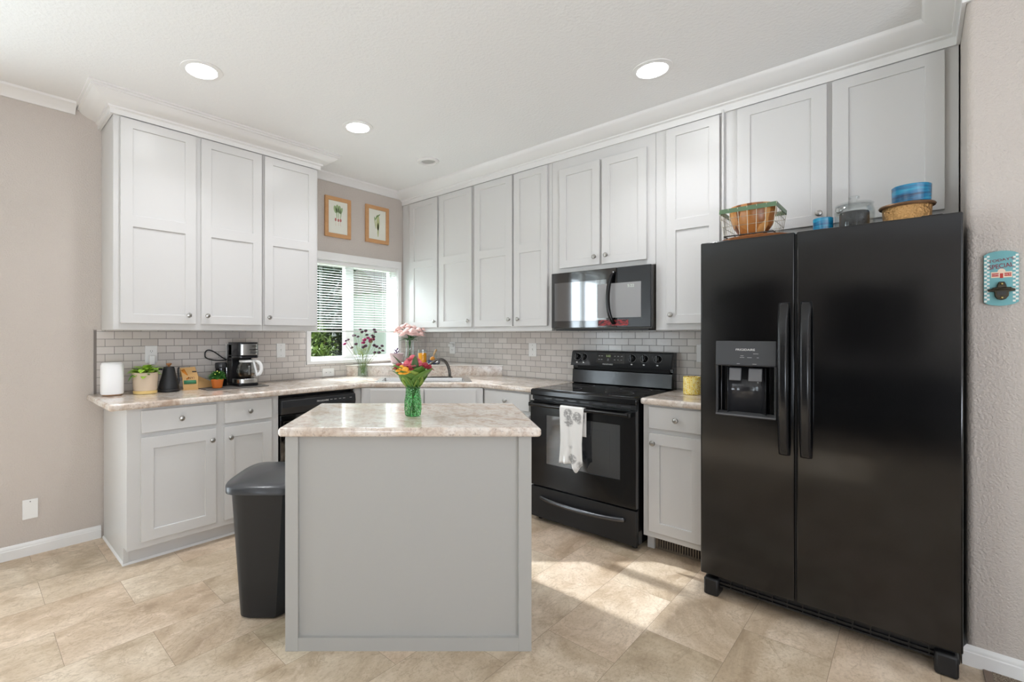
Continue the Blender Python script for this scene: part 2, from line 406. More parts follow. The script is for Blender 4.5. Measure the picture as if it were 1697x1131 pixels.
# carpet beyond the floor edge
def carpetmat():
    n = N('speckled_carpet'); co = n.wcoord(); v = n.noise(co, 320, 2, .7)
    n.link(n.ramp(v, [(.35, lin((70, 58, 48))), (.5, lin((140, 122, 102))), (.68, lin((205, 192, 172)))]), n.b.inputs['Base Color']); n.b.inputs['Roughness'].default_value = .95
    n.bump(n.noise(co, 260, 2), 1, .01); return n.m
cp = [(-.722, -3.868), (-2.4, -3.868-.02), (-2.4, YS), (-.722, YS)]
struct(M().prism(cp, 0, .007), 'floor_carpet', carpetmat())
struct(M().prism([(-.722, -3.845), (-.722, -3.868), (-2.4, -3.888), (-2.4, -3.865)], 0, .007), 'trim_1', P('transition_strip', (120, 100, 84), .4), bevel=.002)
# backsplash tile
wb = M(); us = [-2.882, WIN[0]-.045, WIN[1]+.045, -.002]; wb.relief(us, [.914, 1.032, 1.317], lambda i, j: None if (i == 1 and j == 1) else 0, -.008, .001)
struct(wb, 'wall_backsplash_left', TILEA)
struct(M().box(.002, 2.90, -.008, .001, .914, 1.40), 'wall_backsplash_right', TILEB, frame='B')
struct(M().box(-2.896, -2.882, -.010, 0, .914, 1.317), 'trim_2', P('tile_edge_trim', (120, 112, 106), .4))
# crowns and baseboards
CRW = [(0, CZ), (0, CZ-.058), (.010, CZ-.058), (.014, CZ-.050), (.028, CZ-.036), (.046, CZ-.024), (.060, CZ-.014), (.066, CZ-.012), (.072, CZ)]
struct(M().sweep([(XW, 0), (-2.99, 0)], CRW), 'trim_3', WHT)
struct(M().sweep([(-1.34, 0), (-.02, 0)], CRW), 'trim_4', WHT)
CRC = [(0, CZ), (0, 2.585), (.016, 2.585), (.016, 2.612), (.022, 2.618), (.028, 2.618), (.030, 2.628), (.040, 2.634), (.066, 2.642), (.092, 2.655), (.108, 2.668), (.112, 2.675), (.122, 2.678), (.124, 2.688), (.134, 2.690), (.136, CZ)]
struct(M().sweep([(-2.858, .0), (-2.858, -.332), (-1.497, -.332), (-1.497, .0)], CRC), 'trim_5', WHT)
CRB = [(0, CZ), (0, 2.585), (.012, 2.585), (.012, 2.622), (.018, 2.626), (.026, 2.628), (.028, 2.636), (.040, 2.640), (.10, 2.672), (.112, 2.680), (.118, 2.688), (.122, CZ)]
struct(M().sweep([(.002, -.332), (3.804, -.332), (3.804, -.708), (8.0, -.708)], CRB), 'trim_6', WHT, frame='B')
BB = [(0, 0), (.014, 0), (.014, .052), (.011, .056), (.011, .064), (.008, .070), (.003, .076), (0, .078)]
struct(M().sweep([(XW, 0), (-2.858, 0)], BB), 'baseboard_left', WHT)
struct(M().sweep([(3.806, -.30), (3.806, -.708), (8.0, -.708)], BB), 'baseboard_right', WHT, frame='B')
# windows ----------------------------------------------------------
def window(idx, u0, u1, z0, z1, split, frame='A', label=None):
    w = thing('window_%d' % idx, label, 'window', ((u0+u1)/2, 0, z0), frame, kind='structure')
    c = M(); k = .042
    c.box(u0-k, u1+k, -.018, .002, z1, z1+.066).box(u0-k, u1+k, -.020, .002, z0-.028, z0)
    c.box(u0-k, u0, -.016, .002, z0, z1).box(u1, u1+k, -.016, .002, z0, z1)
    c.build('window_casing', WHT, w, bevel=.002)
    fr = M(); t = .03; y0, y1 = .085, .135
    fr.box(u0, u1, y0, y1, z0, z0+t).box(u0, u1, y0, y1, z1-t, z1).box(u0, u0+t, y0, y1, z0, z1).box(u1-t, u1, y0, y1, z0, z1)
    fr.box(split-.045, split+.045, y0-.005, y1, z0, z1)
    fr.build('window_frame', WHT, w, bevel=.002)
    M().box(u0+.03, split, .108, .112, z0+.03, z1-.03).build('pane', PANE, w)
    M().box(split, u1-.03, .118, .122, z0+.03, z1-.03).build('pane', PANE, w)
    rv = M(); rv.box(u0-.001, u0+.004, .001, .09, z0, z1).box(u1-.004, u1+.001, .001, .09, z0, z1).box(u0, u1, .001, .09, z0-.001, z0+.006).box(u0, u1, .001, .09, z1-.004, z1+.001)
    rv.build('window_reveal', WHT, w)
    return w
window(1, *WIN, -.915, label='white framed sliding window behind the kitchen corner counter')
window(2, -4.90, -3.80, .08, 2.3, -4.35, label='narrow white framed glass patio door in the long beige wall')
window(3, -7.4, -5.75, .08, 2.3, -6.6, label='wide white framed glass patio door added unseen for more daylight, farthest along the beige wall')  # unseen opening added so more sun bounces into the room

def slatmat():
    n = N('blind_slat'); t = n.node('BsdfTranslucent'); t.inputs[0].default_value = (.85, .93, .9, 1); mx = n.node('MixShader'); mx.inputs[0].default_value = .35
    n.b.inputs['Base Color'].default_value = (.86, .88, .87, 1); n.b.inputs['Roughness'].default_value = .5
    n.link(n.b.outputs[0], mx.inputs[1]); n.link(t.outputs[0], mx.inputs[2]); n.link(mx.outputs[0], n.n['Material Output'].inputs[0]); return n.m
SLAT = slatmat()
bl = thing('window_blind', 'white horizontal slat blind lowered three quarters over the kitchen window', 'blind', ((WIN[0]+WIN[1])/2, .04, 1.31), 'A')
M().box(WIN[0]+.006, WIN[1]-.006, .012, .05, 1.915, 1.945).build('headrail', WHT, bl, bevel=.002)
z = 1.897
while z > 1.335:
    m = M(); t = math.radians(16); w = .0125
    pr = [(-w*math.cos(t), w*math.sin(t)*-1), (-w*.4*math.cos(t), -w*.4*math.sin(t)+.002), (w*.4*math.cos(t), w*.4*math.sin(t)+.002), (w*math.cos(t), w*math.sin(t))]
    pr = [(.032+a, z+b) for a, b in pr]; pr2 = pr+[(a, b-.0009) for a, b in reversed(pr)]
    m.prism_u(pr2, WIN[0]+.008, WIN[1]-.008).build('slat', SLAT, bl); z -= .0228
M().box(WIN[0]+.008, WIN[1]-.008, .018, .046, 1.312, 1.326).build('bottom_rail', P('blind_rail', (205, 208, 204), .4), bl, bevel=.002)
for u in (-1.25, -.55):
    M().tube([(u, .018, 1.93), (u, .018, 1.315)], .0014, 6).tube([(u, .046, 1.93), (u, .046, 1.315)], .0014, 6).build('lift_cord', WHT, bl)
M().tube([(-.68, .012, 1.92), (-.68, .010, 1.12)], .0012, 6).ball((-.68, .010, 1.105), .007, (1, 1, 2.2)).build('pull_cord', P('blind_tassel', (90, 88, 86), .6), bl)

# ================================================================== CABINETS
def knob(u, y, z, parent, th):
    m = M(); m.lathe((u, y, z), [(.0075, 0), (.006, .002), (.0045, .006), (.0045, .012), (.010, .016), (.0150, .020), (.0158, .0245), (.013, .029), (.006, .0315), (.0001, .032)], 20, (0, -1, 0))
    return m.build('knob', NICK, (parent, th), label='round brushed nickel knob')
def shaker(name, th, u0, u1, z0, z1, yf, holes, kn=None, mat=CAB, rec=.0085, thick=.019):
    us = sorted({u0, u1, *[h[0] for h in holes], *[h[1] for h in holes]}); zs = sorted({z0, z1, *[h[2] for h in holes], *[h[3] for h in holes]})
    def dep(i, j):
        uc, zc = (us[i]+us[i+1])/2, (zs[j]+zs[j+1])/2
        return rec if any(h[0] < uc < h[1] and h[2] < zc < h[3] for h in holes) else 0
    o = M().relief(us, zs, dep, yf, yf+thick).build(name, mat, th, bevel=.0016, smooth=True)
    if kn: knob(kn[0], yf, kn[1], o, th)
    return o
def upper(name, label, u0, u1, doors, frame, zb=1.317, zt=2.64, yf=-.35, group='wall cabinets above the counters', rail=(2.005, 1.936), top_rail=.053, bot=.055, face=-.33, bottom_lip=0):
    th = thing(name, label, 'cabinet', ((u0+u1)/2, -.165, zb), frame, group)
    M().box(u0, u1, face+.018, -.002, zb, zt).build('cabinet_body', CAB, th, bevel=.001)
    us = [u0]; zs = [zb, zt]
    M().box(u0, u1, face, face+.018, zb, zt).build('face_frame', CAB, th, bevel=.0012)
    for (a, b, c, d, ku, kz) in doors:
        st = .064 if b-a > .33 else .056
        hs = [(a+st, b-st, rail[0], d-top_rail), (a+st, b-st, c+bot, rail[1])] if rail else [(a+st, b-st, c+bot, d-top_rail)]
        shaker('door', th, a, b, c, d, yf, hs, (ku, kz))
    return th
upper('wall_cabinet', 'tall light grey two-door wall cabinet at the far end beside the bare beige wall', -2.855, -1.95, [(-2.822, -2.404, 1.357, 2.577, -2.452, 1.413), (-2.371, -1.961, 1.357, 2.577, -2.338, 1.413)], 'A')
upper('wall_cabinet', 'tall light grey single-door wall cabinet next to the window and pictures', -1.949, -1.50, [(-1.939, -1.523, 1.357, 2.577, -1.912, 1.413)], 'A')
upper('wall_cabinet', 'tall light grey wall cabinet with two doors in the corner right of the window', .004, .945, [(.124, .509, 1.357, 2.577, .486, 1.413), (.533, .933, 1.357, 2.577, .902, 1.413)], 'B')
upper('wall_cabinet', 'tall light grey two-door wall cabinet left of the microwave, knobs together', .946, 1.722, [(.965, 1.363, 1.357, 2.577, 1.342, 1.413), (1.381, 1.69, 1.357, 2.577, 1.430, 1.413)], 'B')
upper('wall_cabinet', 'short light grey two-door wall cabinet directly above the microwave', 1.724, 2.482, [(1.795, 2.108, 1.778, 2.508, 2.078, 1.833), (2.125, 2.430, 1.778, 2.508, 2.162, 1.835)], 'B', zb=1.742, rail=None)
upper('wall_cabinet', 'narrow tall light grey single-door wall cabinet between microwave and fridge', 2.484, 2.866, [(2.553, 2.851, 1.357, 2.577, 2.584, 1.413)], 'B')
th = upper('wall_cabinet', 'wide light grey two-door wall cabinet above the black fridge', 2.872, 3.80, [(2.940, 3.341, 1.855, 2.577, 3.311, 1.912), (3.362, 3.757, 1.855, 2.577, 3.392, 1.912)], 'B', zb=1.80, rail=None)
M().box(2.864, 2.874, -.352, -.33, 1.80, 2.60).build('filler_strip', CAB, th, bevel=.001)

def base_cab(label, u0, u1, parts, frame, toe=.541, toe_label=None, shoe=None, group='base cabinets under the counters'):
    th = thing('base_cabinet', label, 'cabinet', ((u0+u1)/2, -.3, 0), frame, group)
    M().box(u0, u1, -.582, -.010, .095, .874).build('cabinet_body', CAB, th, bevel=.001)
    M().box(u0, u1, -.60, -.582, .092, .874).build('face_frame', CAB, th, bevel=.0012)
    for p in parts:
        if p[0] == 'drawer':
            o = M().box(p[1], p[2], -.618, -.60, p[3], p[4]).build('drawer', CAB, th, bevel=.003)
            knob((p[1]+p[2])/2, -.618, (p[3]+p[4])/2, o, th)
        else:
            a, b, c, d, ku, kz = p[1:]
            shaker('door', th, a, b, c, d, -.618, [(a+.063, b-.063, c+.06, d-.066)], (ku, kz))
    return th
th = base_cab('light grey base cabinet with two drawers over two doors under the counter end', -2.845, -1.962, [('drawer', -2.777, -2.373, .737, .862), ('drawer', -2.322, -2.015, .733, .861), ('door', -2.779, -2.375, .129, .711, -2.403, .645), ('door', -2.325, -2.015, .129, .709, -2.292, .645)], 'A')
M().box(-2.845, -1.962, -.541, -.012, 0, .095).build('toe_board', CAB, th, bevel=.001)
M().box(-2.850, -2.822, -.546, -.538, 0, .098).build('corner_block', CAB, th, bevel=.001)
SH = [(0, 0), (.009, 0), (.008, .005), (.005, .009), (0, .012)]
M().sweep([(-2.845, -.014), (-2.845, -.5435), (-1.97, -.5435)], SH).build('shoe_moulding', WHT, th)
# filler + diagonal sink cabinet
sc = thing('sink_cabinet', 'light grey diagonal corner cabinet under the sink with two blank panels', 'cabinet', (0, -1.1, 0), 'D', 'base cabinets under the counters')
M().box(-.473, .473, -1.343, -1.325, .095, .874).build('face_frame', CAB, sc, bevel=.001)
M().box(-.470, .470, -1.26, -1.245, 0, .095).build('toe_board', CAB, sc)
for a, b in ((-.406, .010), (.020, .418)):
    M().box(a, b, -1.361, -1.343, .737, .862).build('false_drawer_front', CAB, sc, bevel=.003)
    shaker('door', sc, a, b, .129, .711, -1.361, [(a+.06, b-.06, .19, .645)], ((b-.03 if a < 0 else a+.03), .645))
def wv(*pts): return [(S2*(x-y), S2*(x+y)) for x, y in pts]   # world xy -> D frame
M().prism(wv((-1.273, -.60), (-1.340, -.60), (-1.340, -.582), (-1.27, -.582)), .0, .874).build('side_filler', CAB, sc)
th = base_cab('light grey base cabinet with one drawer and door left of the stove', 1.276, 1.748, [('drawer', 1.302, 1.711, .737, .862), ('door', 1.302, 1.711, .129, .709, 1.68, .645)], 'B')
M().box(1.276, 1.748, -.541, -.012, 0, .095).build('toe_board', CAB, th)
th = base_cab('narrow light grey base cabinet with drawer and door between stove and fridge', 2.512, 2.896, [('drawer', 2.548, 2.86, .737, .864), ('door', 2.548, 2.846, .129, .709, 2.578, .653)], 'B')
M().box(2.512, 2.896, -.522, -.012, 0, .095).box(2.512, 2.552, -.540, -.52, 0, .095).build('toe_board', CAB, th, bevel=.001)
vt = thing('floor_vent', 'taupe metal register grille in the toe kick beside the fridge', 'vent', (2.72, -.53, 0.004), 'B')
BRZ = P('taupe_register', (128, 118, 106), .4, .5)
us = [2.556, 2.572]; k = 0
while us[-1] < 2.872: us += [us[-1]+.007]
us += [2.892]
M().relief(us, [.004, .014, .066, .078], lambda i, j: (.006 if (j == 1 and 0 < i < len(us)-2 and i % 2 == 1) else 0), -.531, -.5225).build('grille_frame', BRZ, vt)
M().box(2.574, 2.868, -.5262, -.5252, .016, .064).build('dark_gaps', P('vent_dark', (22, 20, 18), .8), vt)

# ================================================================== COUNTERTOPS
def counter(name, label, outer, hole, z0=.876, z1=.914, frame='W'):
    me = bpy.data.meshes.new(name); bm = bmesh.new()
    loops = [outer]+([hole] if hole else []); es = []
    for lp in loops:
        vs = [bm.verts.new((x, y, z0)) for x, y in lp]
        es += [bm.edges.new((vs[i], vs[(i+1) % len(vs)])) for i in range(len(vs))]
    bmesh.ops.triangle_fill(bm, use_beauty=True, use_dissolve=True, edges=es)
    ext = bmesh.ops.extrude_face_region(bm, geom=list(bm.faces))
    for v in [g for g in ext['geom'] if isinstance(g, bmesh.types.BMVert)]: v.co.z = z1
    bmesh.ops.recalc_face_normals(bm, faces=bm.faces)
    bm.to_mesh(me); bm.free()
    me.polygons.foreach_set('use_smooth', [True]*len(me.polygons)); me.materials.append(GRAN)
    o = bpy.data.objects.new(name, me); COL.objects.link(o); o.rotation_euler = (0, 0, ROT[frame])
    b = o.modifiers.new('roll', 'BEVEL'); b.width = .014; b.segments = 5; b.limit_method = 'ANGLE'; b.angle_limit = math.radians(50); b.harden_normals = False
    w = o.modifiers.new('wn', 'WEIGHTED_NORMAL'); w.keep_sharp = False
    props(o, label, 'countertop'); return o
sh = [(u, v) for u, v in ((-.335, -1.285), (.365, -1.285), (.345, -.90), (-.325, -.90))]
hole = [(S2*(u+v), S2*(v-u)) for u, v in sh]
counter('countertop', 'long granite-look laminate counter wrapping the corner around the sink', [(-2.935, -.010), (-2.935, -.636), (-1.270, -.636), (-.636, -1.270), (-.636, -1.754), (-.010, -1.754), (-.010, -.010)], hole)
counter('countertop', 'short granite-look counter piece between stove and fridge holding the yellow candle', [(-.010, -2.507), (-.640, -2.506), (-.640, -2.897), (-.010, -2.897)], None)
# raised corner ledge
lt = thing('corner_ledge', 'raised triangular granite-look shelf behind the sink in the corner', 'ledge', (-.33, -.33, .914), 'W')
M().prism([(-.012, -1.01), (-.012, -.012), (-1.01, -.012)], .9145, 1.004).build('ledge_riser', GRAN, lt)
M().prism([(-.012, -1.024), (-.012, -.012), (-1.024, -.012)], 1.004, 1.016).build('ledge_top', P('ledge_top_cream', (214, 208, 200), .15, var=.06), lt, bevel=.003)

# ================================================================== SINK + FAUCET
sk = thing('sink', 'stainless steel double bowl sink set into the corner counter', 'sink', (0, -1.09, .914), 'D')
m = M(); us = [-.372, -.330, -.052, -.020, .335, .392]; vs_ = [-1.304, -1.262, -.955, -.876]
def sinkrim():
    idx = {}; m = M()
    z = .918; t = [(-.352, -.876), (.367, -.876)]
    # rim as a flat frame of trapezoid cells (wider at the front, as cut)
    for i in range(5):
        for j in range(3):
            if j == 1 and i in (1, 3): continue
            m.box(us[i], us[i+1], vs_[j], vs_[j+1], .9143, z)
    return m
m = sinkrim(); m.build('sink_rim', STEEL, sk, doubles=True)
for i, a in ((1, 'x'), (3, 'y')):
    b = M(); u0, u1, v0, v1 = us[i], us[i+1], -1.262, -.955; g = .02
    def ring(z, ins):
        return [(u0+ins, v0+ins, z), (u1-ins, v0+ins, z), (u1-ins, v1-ins, z), (u0+ins, v1-ins, z)]
    rs = [ring(.9175, 0), ring(.90, .003), ring(.76, .014), ring(.745, .03)]
    vv = sum(rs, []); ff = [(k*4+q, k*4+(q+1) % 4, (k+1)*4+(q+1) % 4, (k+1)*4+q) for k in range(3) for q in range(4)]+[(12, 13, 14, 15)]
    b.add(vv, ff); b.build('sink_bowl', STEEL, sk, bevel=.008, seg=3)
fa = thing('faucet', 'dark nickel arched kitchen faucet behind the double sink', 'faucet', (.225, -.905, .918), 'D')
DN = P('dark_nickel', (120, 116, 112), .2, 1)
def bez(p, n=16):
    out = []
    for i in range(n+1):
        t = i/n; q = [Vector(x) for x in p]
        while len(q) > 1: q = [q[k].lerp(q[k+1], t) for k in range(len(q)-1)]
        out.append(q[0])
    return out
M().lathe((.225, -.905, .918), [(.028, 0), (.026, .006), (.016, .012), (.0001, .0125)], 20).tube([(.225, -.905, .925)]+bez([(.225, -.905, .95), (.215, -.91, 1.08), (.13, -.93, 1.12), (.09, -.95, 1.07), (-.02, -1.0, .965)], 18), [.012]+[.013]*8+[.0125]*4+[.0115]*7, 12).build('spout', DN, fa)
M().lathe((.112, -.938, 1.055), [(.013, -.012), (.0145, -.008), (.0145, .012), (.012, .016)], 16, (.8, .1, .5)).build('spout_collar', CHROME, fa)
M().box(-.03, .20, -.915, -.889, .9185, .926).build('deck_plate', DN, fa, bevel=.004)
M().tube([(.02, -.902, .926), (.02, -.902, .945)], .013, 14).tube([(.02, -.902, .945), (-.06, -.915, .958)], [.008, .005], 10).build('lever_handle', DN, fa)

# ================================================================== DISHWASHER
dw = thing('dishwasher', 'black dishwasher under the counter beside the sink cabinet', 'dishwasher', (-1.65, -.3, 0), 'A')
M().box(-1.956, -1.345, -.56, -.02, .10, .868).build('dishwasher_body', BLKM, dw)
us = [-1.952, -1.925, -1.375, -1.348]
M().relief(us, [.115, .16, .69, .735], lambda i, j: .012 if (i == 1 and j == 1) else 0, -.612, -.56).build('door', BLKG, dw, bevel=.003)
M().prism_u([(-.56, .737), (-.622, .742), (-.634, .79), (-.628, .838), (-.60, .852), (-.56, .852)], -1.952, -1.348).build('control_panel', P('dishwasher_panel', (44, 45, 47), .3), dw, bevel=.004, ang=20)
M().box(-1.94, -1.36, -.52, -.50, 0, .10).build('toe_panel', BLKM, dw)
letters('FRIGIDAIRE', .016, (-1.635, -.632, .812), WPR, dw, name='brand_lettering', sx=1.2)
for i, u in enumerate((-1.565, -1.53, -1.49, -1.455, -1.395)):
    M().box(u-.010, u+.010, -.6335, -.6325, .812, .817).build('button_mark', GPR, dw)

# ================================================================== STOVE
rg = thing('stove', 'black freestanding electric range with smooth glass top and oven window', 'stove', (2.137, -.33, 0), 'B')
R0, R1 = 1.759, 2.500
M().box(R0+.004, R1-.004, -.635, -.02, .028, .885).build('range_body', BLK, rg, bevel=.002)
M().box(R0, R1, -.662, -.08, .885, .912).box(R0, R1, -.672, -.655, .868, .908).build('cooktop_frame', BLK, rg, bevel=.007, seg=3)
def cookmat():
    n = N('glass_cooktop'); co = n.coord(); n.b.inputs['Base Color'].default_value = (*lin((14, 14, 15)), 1); n.b.inputs['Roughness'].default_value = .06; n.b.inputs['Specular IOR Level'].default_value = .8; return n.m
M().box(R0+.022, R1-.022, -.645, -.10, .911, .9155).build('glass_cooktop', cookmat(), rg, bevel=.001)
RNG = P('burner_ring', (70, 70, 72), .3)
for (u, y, r) in ((1.94, -.50, .10), (2.32, -.50, .085), (1.94, -.25, .075), (2.32, -.25, .10)):
    M().lathe((u, y, .9156), [(r, 0), (r+.003, 0), (r+.003, .0004), (r, .0004)], 48, closed=True).build('burner_ring', RNG, rg)
# control strip gap, oven door
M().box(R0+.006, R1-.006, -.655, -.63, .838, .868).build('vent_strip', BLKM, rg, bevel=.002)
us = [R0+.003, 1.888, 2.402, R1-.003]; zs = [.252, .41, .742, .832]
od = M().relief(us, zs, lambda i, j: .003 if (i == 1 and j == 1) else 0, -.675, -.635).build('oven_door', BLK, rg, bevel=.0015)
M().relief([1.889, 1.955, 2.335, 2.401], [.411, .455, .69, .741], lambda i, j: -.0012 if (i == 1 and j == 1) else 0, -.6735, -.6716).build('oven_window', GRYW, (od, rg))
hb = M(); hb.tube([(R0+.03, -.722, .812), (R1-.03, -.722, .812)], .0125, 14)
hb.box(R0+.020, R0+.050, -.728, -.67, .799, .826).box(R1-.050, R1-.020, -.728, -.67, .799, .826)
hb.build('oven_handle', BLK, (od, rg), bevel=.003)
for a in range(7):
    M().box(1.86+a*.09, 1.92+a*.09, -.6565, -.6545, .849, .857).build('vent_slot', P('slot_shine', (70, 70, 72), .2) if a == 0 else bpy.data.materials['slot_shine'], rg)
dr = M().box(R0+.003, R1-.003, -.668, -.635, .030, .240).build('storage_drawer', BLKM, rg, bevel=.004)
n = 24; pv = []
hd = M()
pts = bez([(1.84, -.668, .176), (1.87, -.70, .166), (2.13, -.712, .154), (2.40, -.70, .166), (2.43, -.668, .176)], 24)
hd.tube(pts, [.010]+[.0155]*23+[.010], 12).build('drawer_handle', P('satin_dark_chrome', (96, 97, 100), .25, .9), (dr, rg))
for u in (R0+.04, R1-.04):
    M().lathe((u, -.60, 0), [(.016, 0), (.016, .028)], 14).build('foot', BLKM, rg)
# backguard
bgd = M().box(R0-.004, R1+.004, -.075, -.012, .885, 1.165)
bgd.build('backguard', BLK, rg, bevel=.004)
M().prism_u([(-.075, .915), (-.098, .92), (-.088, 1.018), (-.075, 1.03)], R0, R1).build('lower_splash_panel', BLK, rg, bevel=.002)
M().box(R0+.04, R1-.02, -.082, -.074, 1.024, 1.050).build('shadow_slot', P('slot_black', (5, 5, 5), .7), rg)
cpn = M().prism_u([(-.07, 1.052), (-.120, 1.052), (-.112, 1.06), (-.090, 1.158), (-.07, 1.168)], R0-.004, R1+.004).build('control_panel', P('range_panel', (40, 41, 43), .32), rg, bevel=.003)
tl = math.atan2(.022, .098)
def onp(u, z, out=0): return (u, -.112+(z-1.06)*.2245-out, z)
for u in (1.806, 1.860, 2.232, 2.318, 2.410):
    m = M(); p = onp(u, 1.118); ax = (0, -1, .22)
    m.lathe(p, [(.024, 0), (.024, .004), (.020, .008), (.018, .022), (.015, .025), (.0001, .0255)], 24, ax)
    q = Vector(ax).normalized(); c = Vector(p)+q*.027
    kb = m.build('burner_knob', P('knob_black', (16, 16, 17), .25) if u < 1.81 else bpy.data.materials['knob_black'], (cpn, rg))
    M().box(u-.0055, u+.0055, c.y-.004, c.y+.012, 1.098, 1.146).build('knob_grip', bpy.data.materials['knob_black'], (kb, rg), bevel=.002)
    rm = M(); rm.lathe(Vector(p)+q*.0005, [(.027, 0), (.0285, 0), (.0285, .0004), (.027, .0004)], 28, ax, closed=True); rm.build('dial_mark', GPR, (cpn, rg))
    pb = onp(u, 1.076, .0008); M().box(u-.006, u+.006, pb[1]-.0004, pb[1]+.001, 1.072, 1.080).build('burner_symbol', WPR, (cpn, rg))
M().prism_u([(onp(0, 1.078, .0006)[1], 1.078), (onp(0, 1.148, .0006)[1], 1.148), (onp(0, 1.148, -.002)[1], 1.148), (onp(0, 1.078, -.002)[1], 1.078)], 1.965, 2.180).build('clock_panel', P('clock_panel_dark', (26, 27, 28), .2), (cpn, rg))
letters('5:22', .020, onp(2.055, 1.130, .002), P('green_digits', (150, 170, 120), .5, emit=(170, 190, 130), es=.4), rg, cpn, 'clock_digits')
for (u, z) in ((1.985, 1.130), (2.005, 1.130), (1.985, 1.104), (2.005, 1.104), (2.105, 1.130), (2.13, 1.130), (2.155, 1.130), (2.105, 1.104), (2.13, 1.104), (2.155, 1.104), (2.055, 1.108), (2.055, 1.098)):
    p = onp(u, z, .0012); M().box(u-.006, u+.006, p[1]-.0003, p[1]+.0006, z-.0022, z+.0022).build('button_mark', GPR, (cpn, rg))
letters('FRIGIDAIRE', .0135, onp(2.055, 1.069, .0015), WPR, rg, cpn, 'brand_lettering', sx=1.15)

# ================================================================== DISH TOWEL
def towelmat():
    n = N('floral_towel_cloth'); co = n.coord((1, .1, 1)); v = n.node('TexVoronoi'); v.inputs['Scale'].default_value = 12; n.link(co, v.inputs['Vector'])
    f = n.ramp(v.outputs['Distance'], [(.0, (.9,.9,.9)), (.34, (.75,.75,.75)), (.44, (0,0,0))])
    nz = n.noise(co, 60, 4, .7, .5); g = n.mix(n.ramp(nz, [(.36, (0,0,0)), (.5, (1,1,1))]), (0,0,0), f)
    col = n.mix(g, lin((226, 224, 220)), lin((128, 126, 124))); n.link(col, n.b.inputs['Base Color']); n.b.inputs['Roughness'].default_value = .9
    n.bump(n.noise(co, 260, 2), .25, .001); return n.m
tw = M(); NU, NS = 26, 40; vs = []
for i in range(NU+1):
    a = i/NU
    for j in range(NS+1):
        b = j/NS
        # path: back hang -> over the bar -> front hang
        front = .355-.01*a; back = .17; L = back+.05+front; s = b*L
        if s < back: y, z = -.704, .812-(back-s); k = 0
        elif s < back+.05:
            t = (s-back)/.05*math.pi; y, z = -.722+.0175*math.cos(t), .812+.0175*math.sin(t); k = 0
        else: y, z = -.7395, .812-(s-back-.05); k = (s-back-.05)/front
        w = .168*(1-.13*math.sin(k*math.pi*.5)+.11*max(0, k-.6)*2)
        u = 2.113+(a-.5)*w-.004*k
        y -= k*(.010*math.sin(a*9+k*1.6)+.007*math.sin(a*17-k*3))+.012*k*math.exp(-((a-.62+.35*k)/.08)**2)*1.2
        if k > .9: z -= (k-.9)*.9*math.exp(-((a-.75)/.13)**2)*.55
        vs.append((u, y, z))
tw.add(vs, [(i*(NS+1)+j, i*(NS+1)+j+1, (i+1)*(NS+1)+j+1, (i+1)*(NS+1)+j) for i in range(NU) for j in range(NS)])
tw.build('dish_towel', towelmat(), None, origin=(2.113, -.722, .812), frame='B', solid=.0025, label='white floral dish towel hanging over the oven door handle', cat='towel')

# ================================================================== MICROWAVE
mw = thing('microwave', 'black over-the-range microwave mounted below the short wall cabinet', 'microwave', (2.12, -.2, 1.325), 'B')
U0, U1 = 1.762, 2.480
M().box(U0+.002, U1-.002, -.372, -.006, 1.326, 1.736).build('microwave_body', P('microwave_case', (66, 62, 57), .35, .4), mw, bevel=.003)
md = M().relief([U0, 1.785, 2.185, 2.255], [1.338, 1.385, 1.665, 1.736], lambda i, j: .002 if (i == 1 and j == 1) else 0, -.402, -.372).build('door', BLKG, mw, bevel=.004)
M().relief([1.786, 1.812, 2.160, 2.184], [1.386, 1.415, 1.595, 1.664], lambda i, j: -.0012 if (i == 1 and j == 1) else 0, -.4012, -.3985).build('door_window', P('microwave_window', (40, 42, 46), .05, spec=.9, ior=1.9), (md, mw))
pts = bez([(2.240, -.402, 1.705), (2.225, -.440, 1.70), (2.195, -.452, 1.54), (2.215, -.445, 1.38), (2.245, -.402, 1.362)], 20)
M().tube(pts, [.008]+[.013]*19+[.008], 12).build('door_handle', BLK, (md, mw))
ct = M().box(2.257, U1, -.402, -.372, 1.338, 1.736).build('control_panel', P('mw_panel', (30, 31, 33), .22), mw, bevel=.003)
M().box(2.275, 2.412, -.4032, -.4015, 1.402, 1.630).build('keypad', P('keypad_grey', (48, 50, 54), .25), (ct, mw))
M().box(2.418, 2.1205, -.4045, -.402, 1.402, 1.632).build('keypad_edge', GPR, (ct, mw))
letters('5:22', .026, (2.352, -.4045, 1.608), P('mw_digits', (190, 200, 190), .5, emit=(190, 200, 190), es=.4), mw, ct, 'clock_digits')
for r, z in enumerate([1.583, 1.563, 1.542, 1.522, 1.501, 1.480, 1.458, 1.438, 1.420]):
    for c, u in enumerate((2.307, 2.343, 2.381)):
        if r == 7 and c == 1: continue
        big = r in (0, 1, 2) or (r == 6 and c == 2)
        w, h = (.012, .0032) if big else (.0032, .0038)
        if r == 7 or (r == 6 and c == 0): w, h = .011, .002
        M().box(u-w, u+w, -.4042, -.4030, z-h/1, z+h/1).build('key_mark', WPR if r < 7 else GPR, (ct, mw))
rn = N('red_sticker_print'); co = rn.coord((40, 40, 90)); rn.link(rn.ramp(rn.noise(co, 1, 3, .6), [(.42, lin((40, 20, 22))), (.56, lin((160, 40, 44)))]), rn.b.inputs['Base Color'])
M().box(2.335, 2.125, -.4032, -.4015, 1.348, 1.388).build('red_sticker', rn.m, (ct, mw), label='small red label')
M().box(U0+.03, U1-.02, -.39, -.02, 1.318, 1.326).build('vent_underside', BLKM, mw)

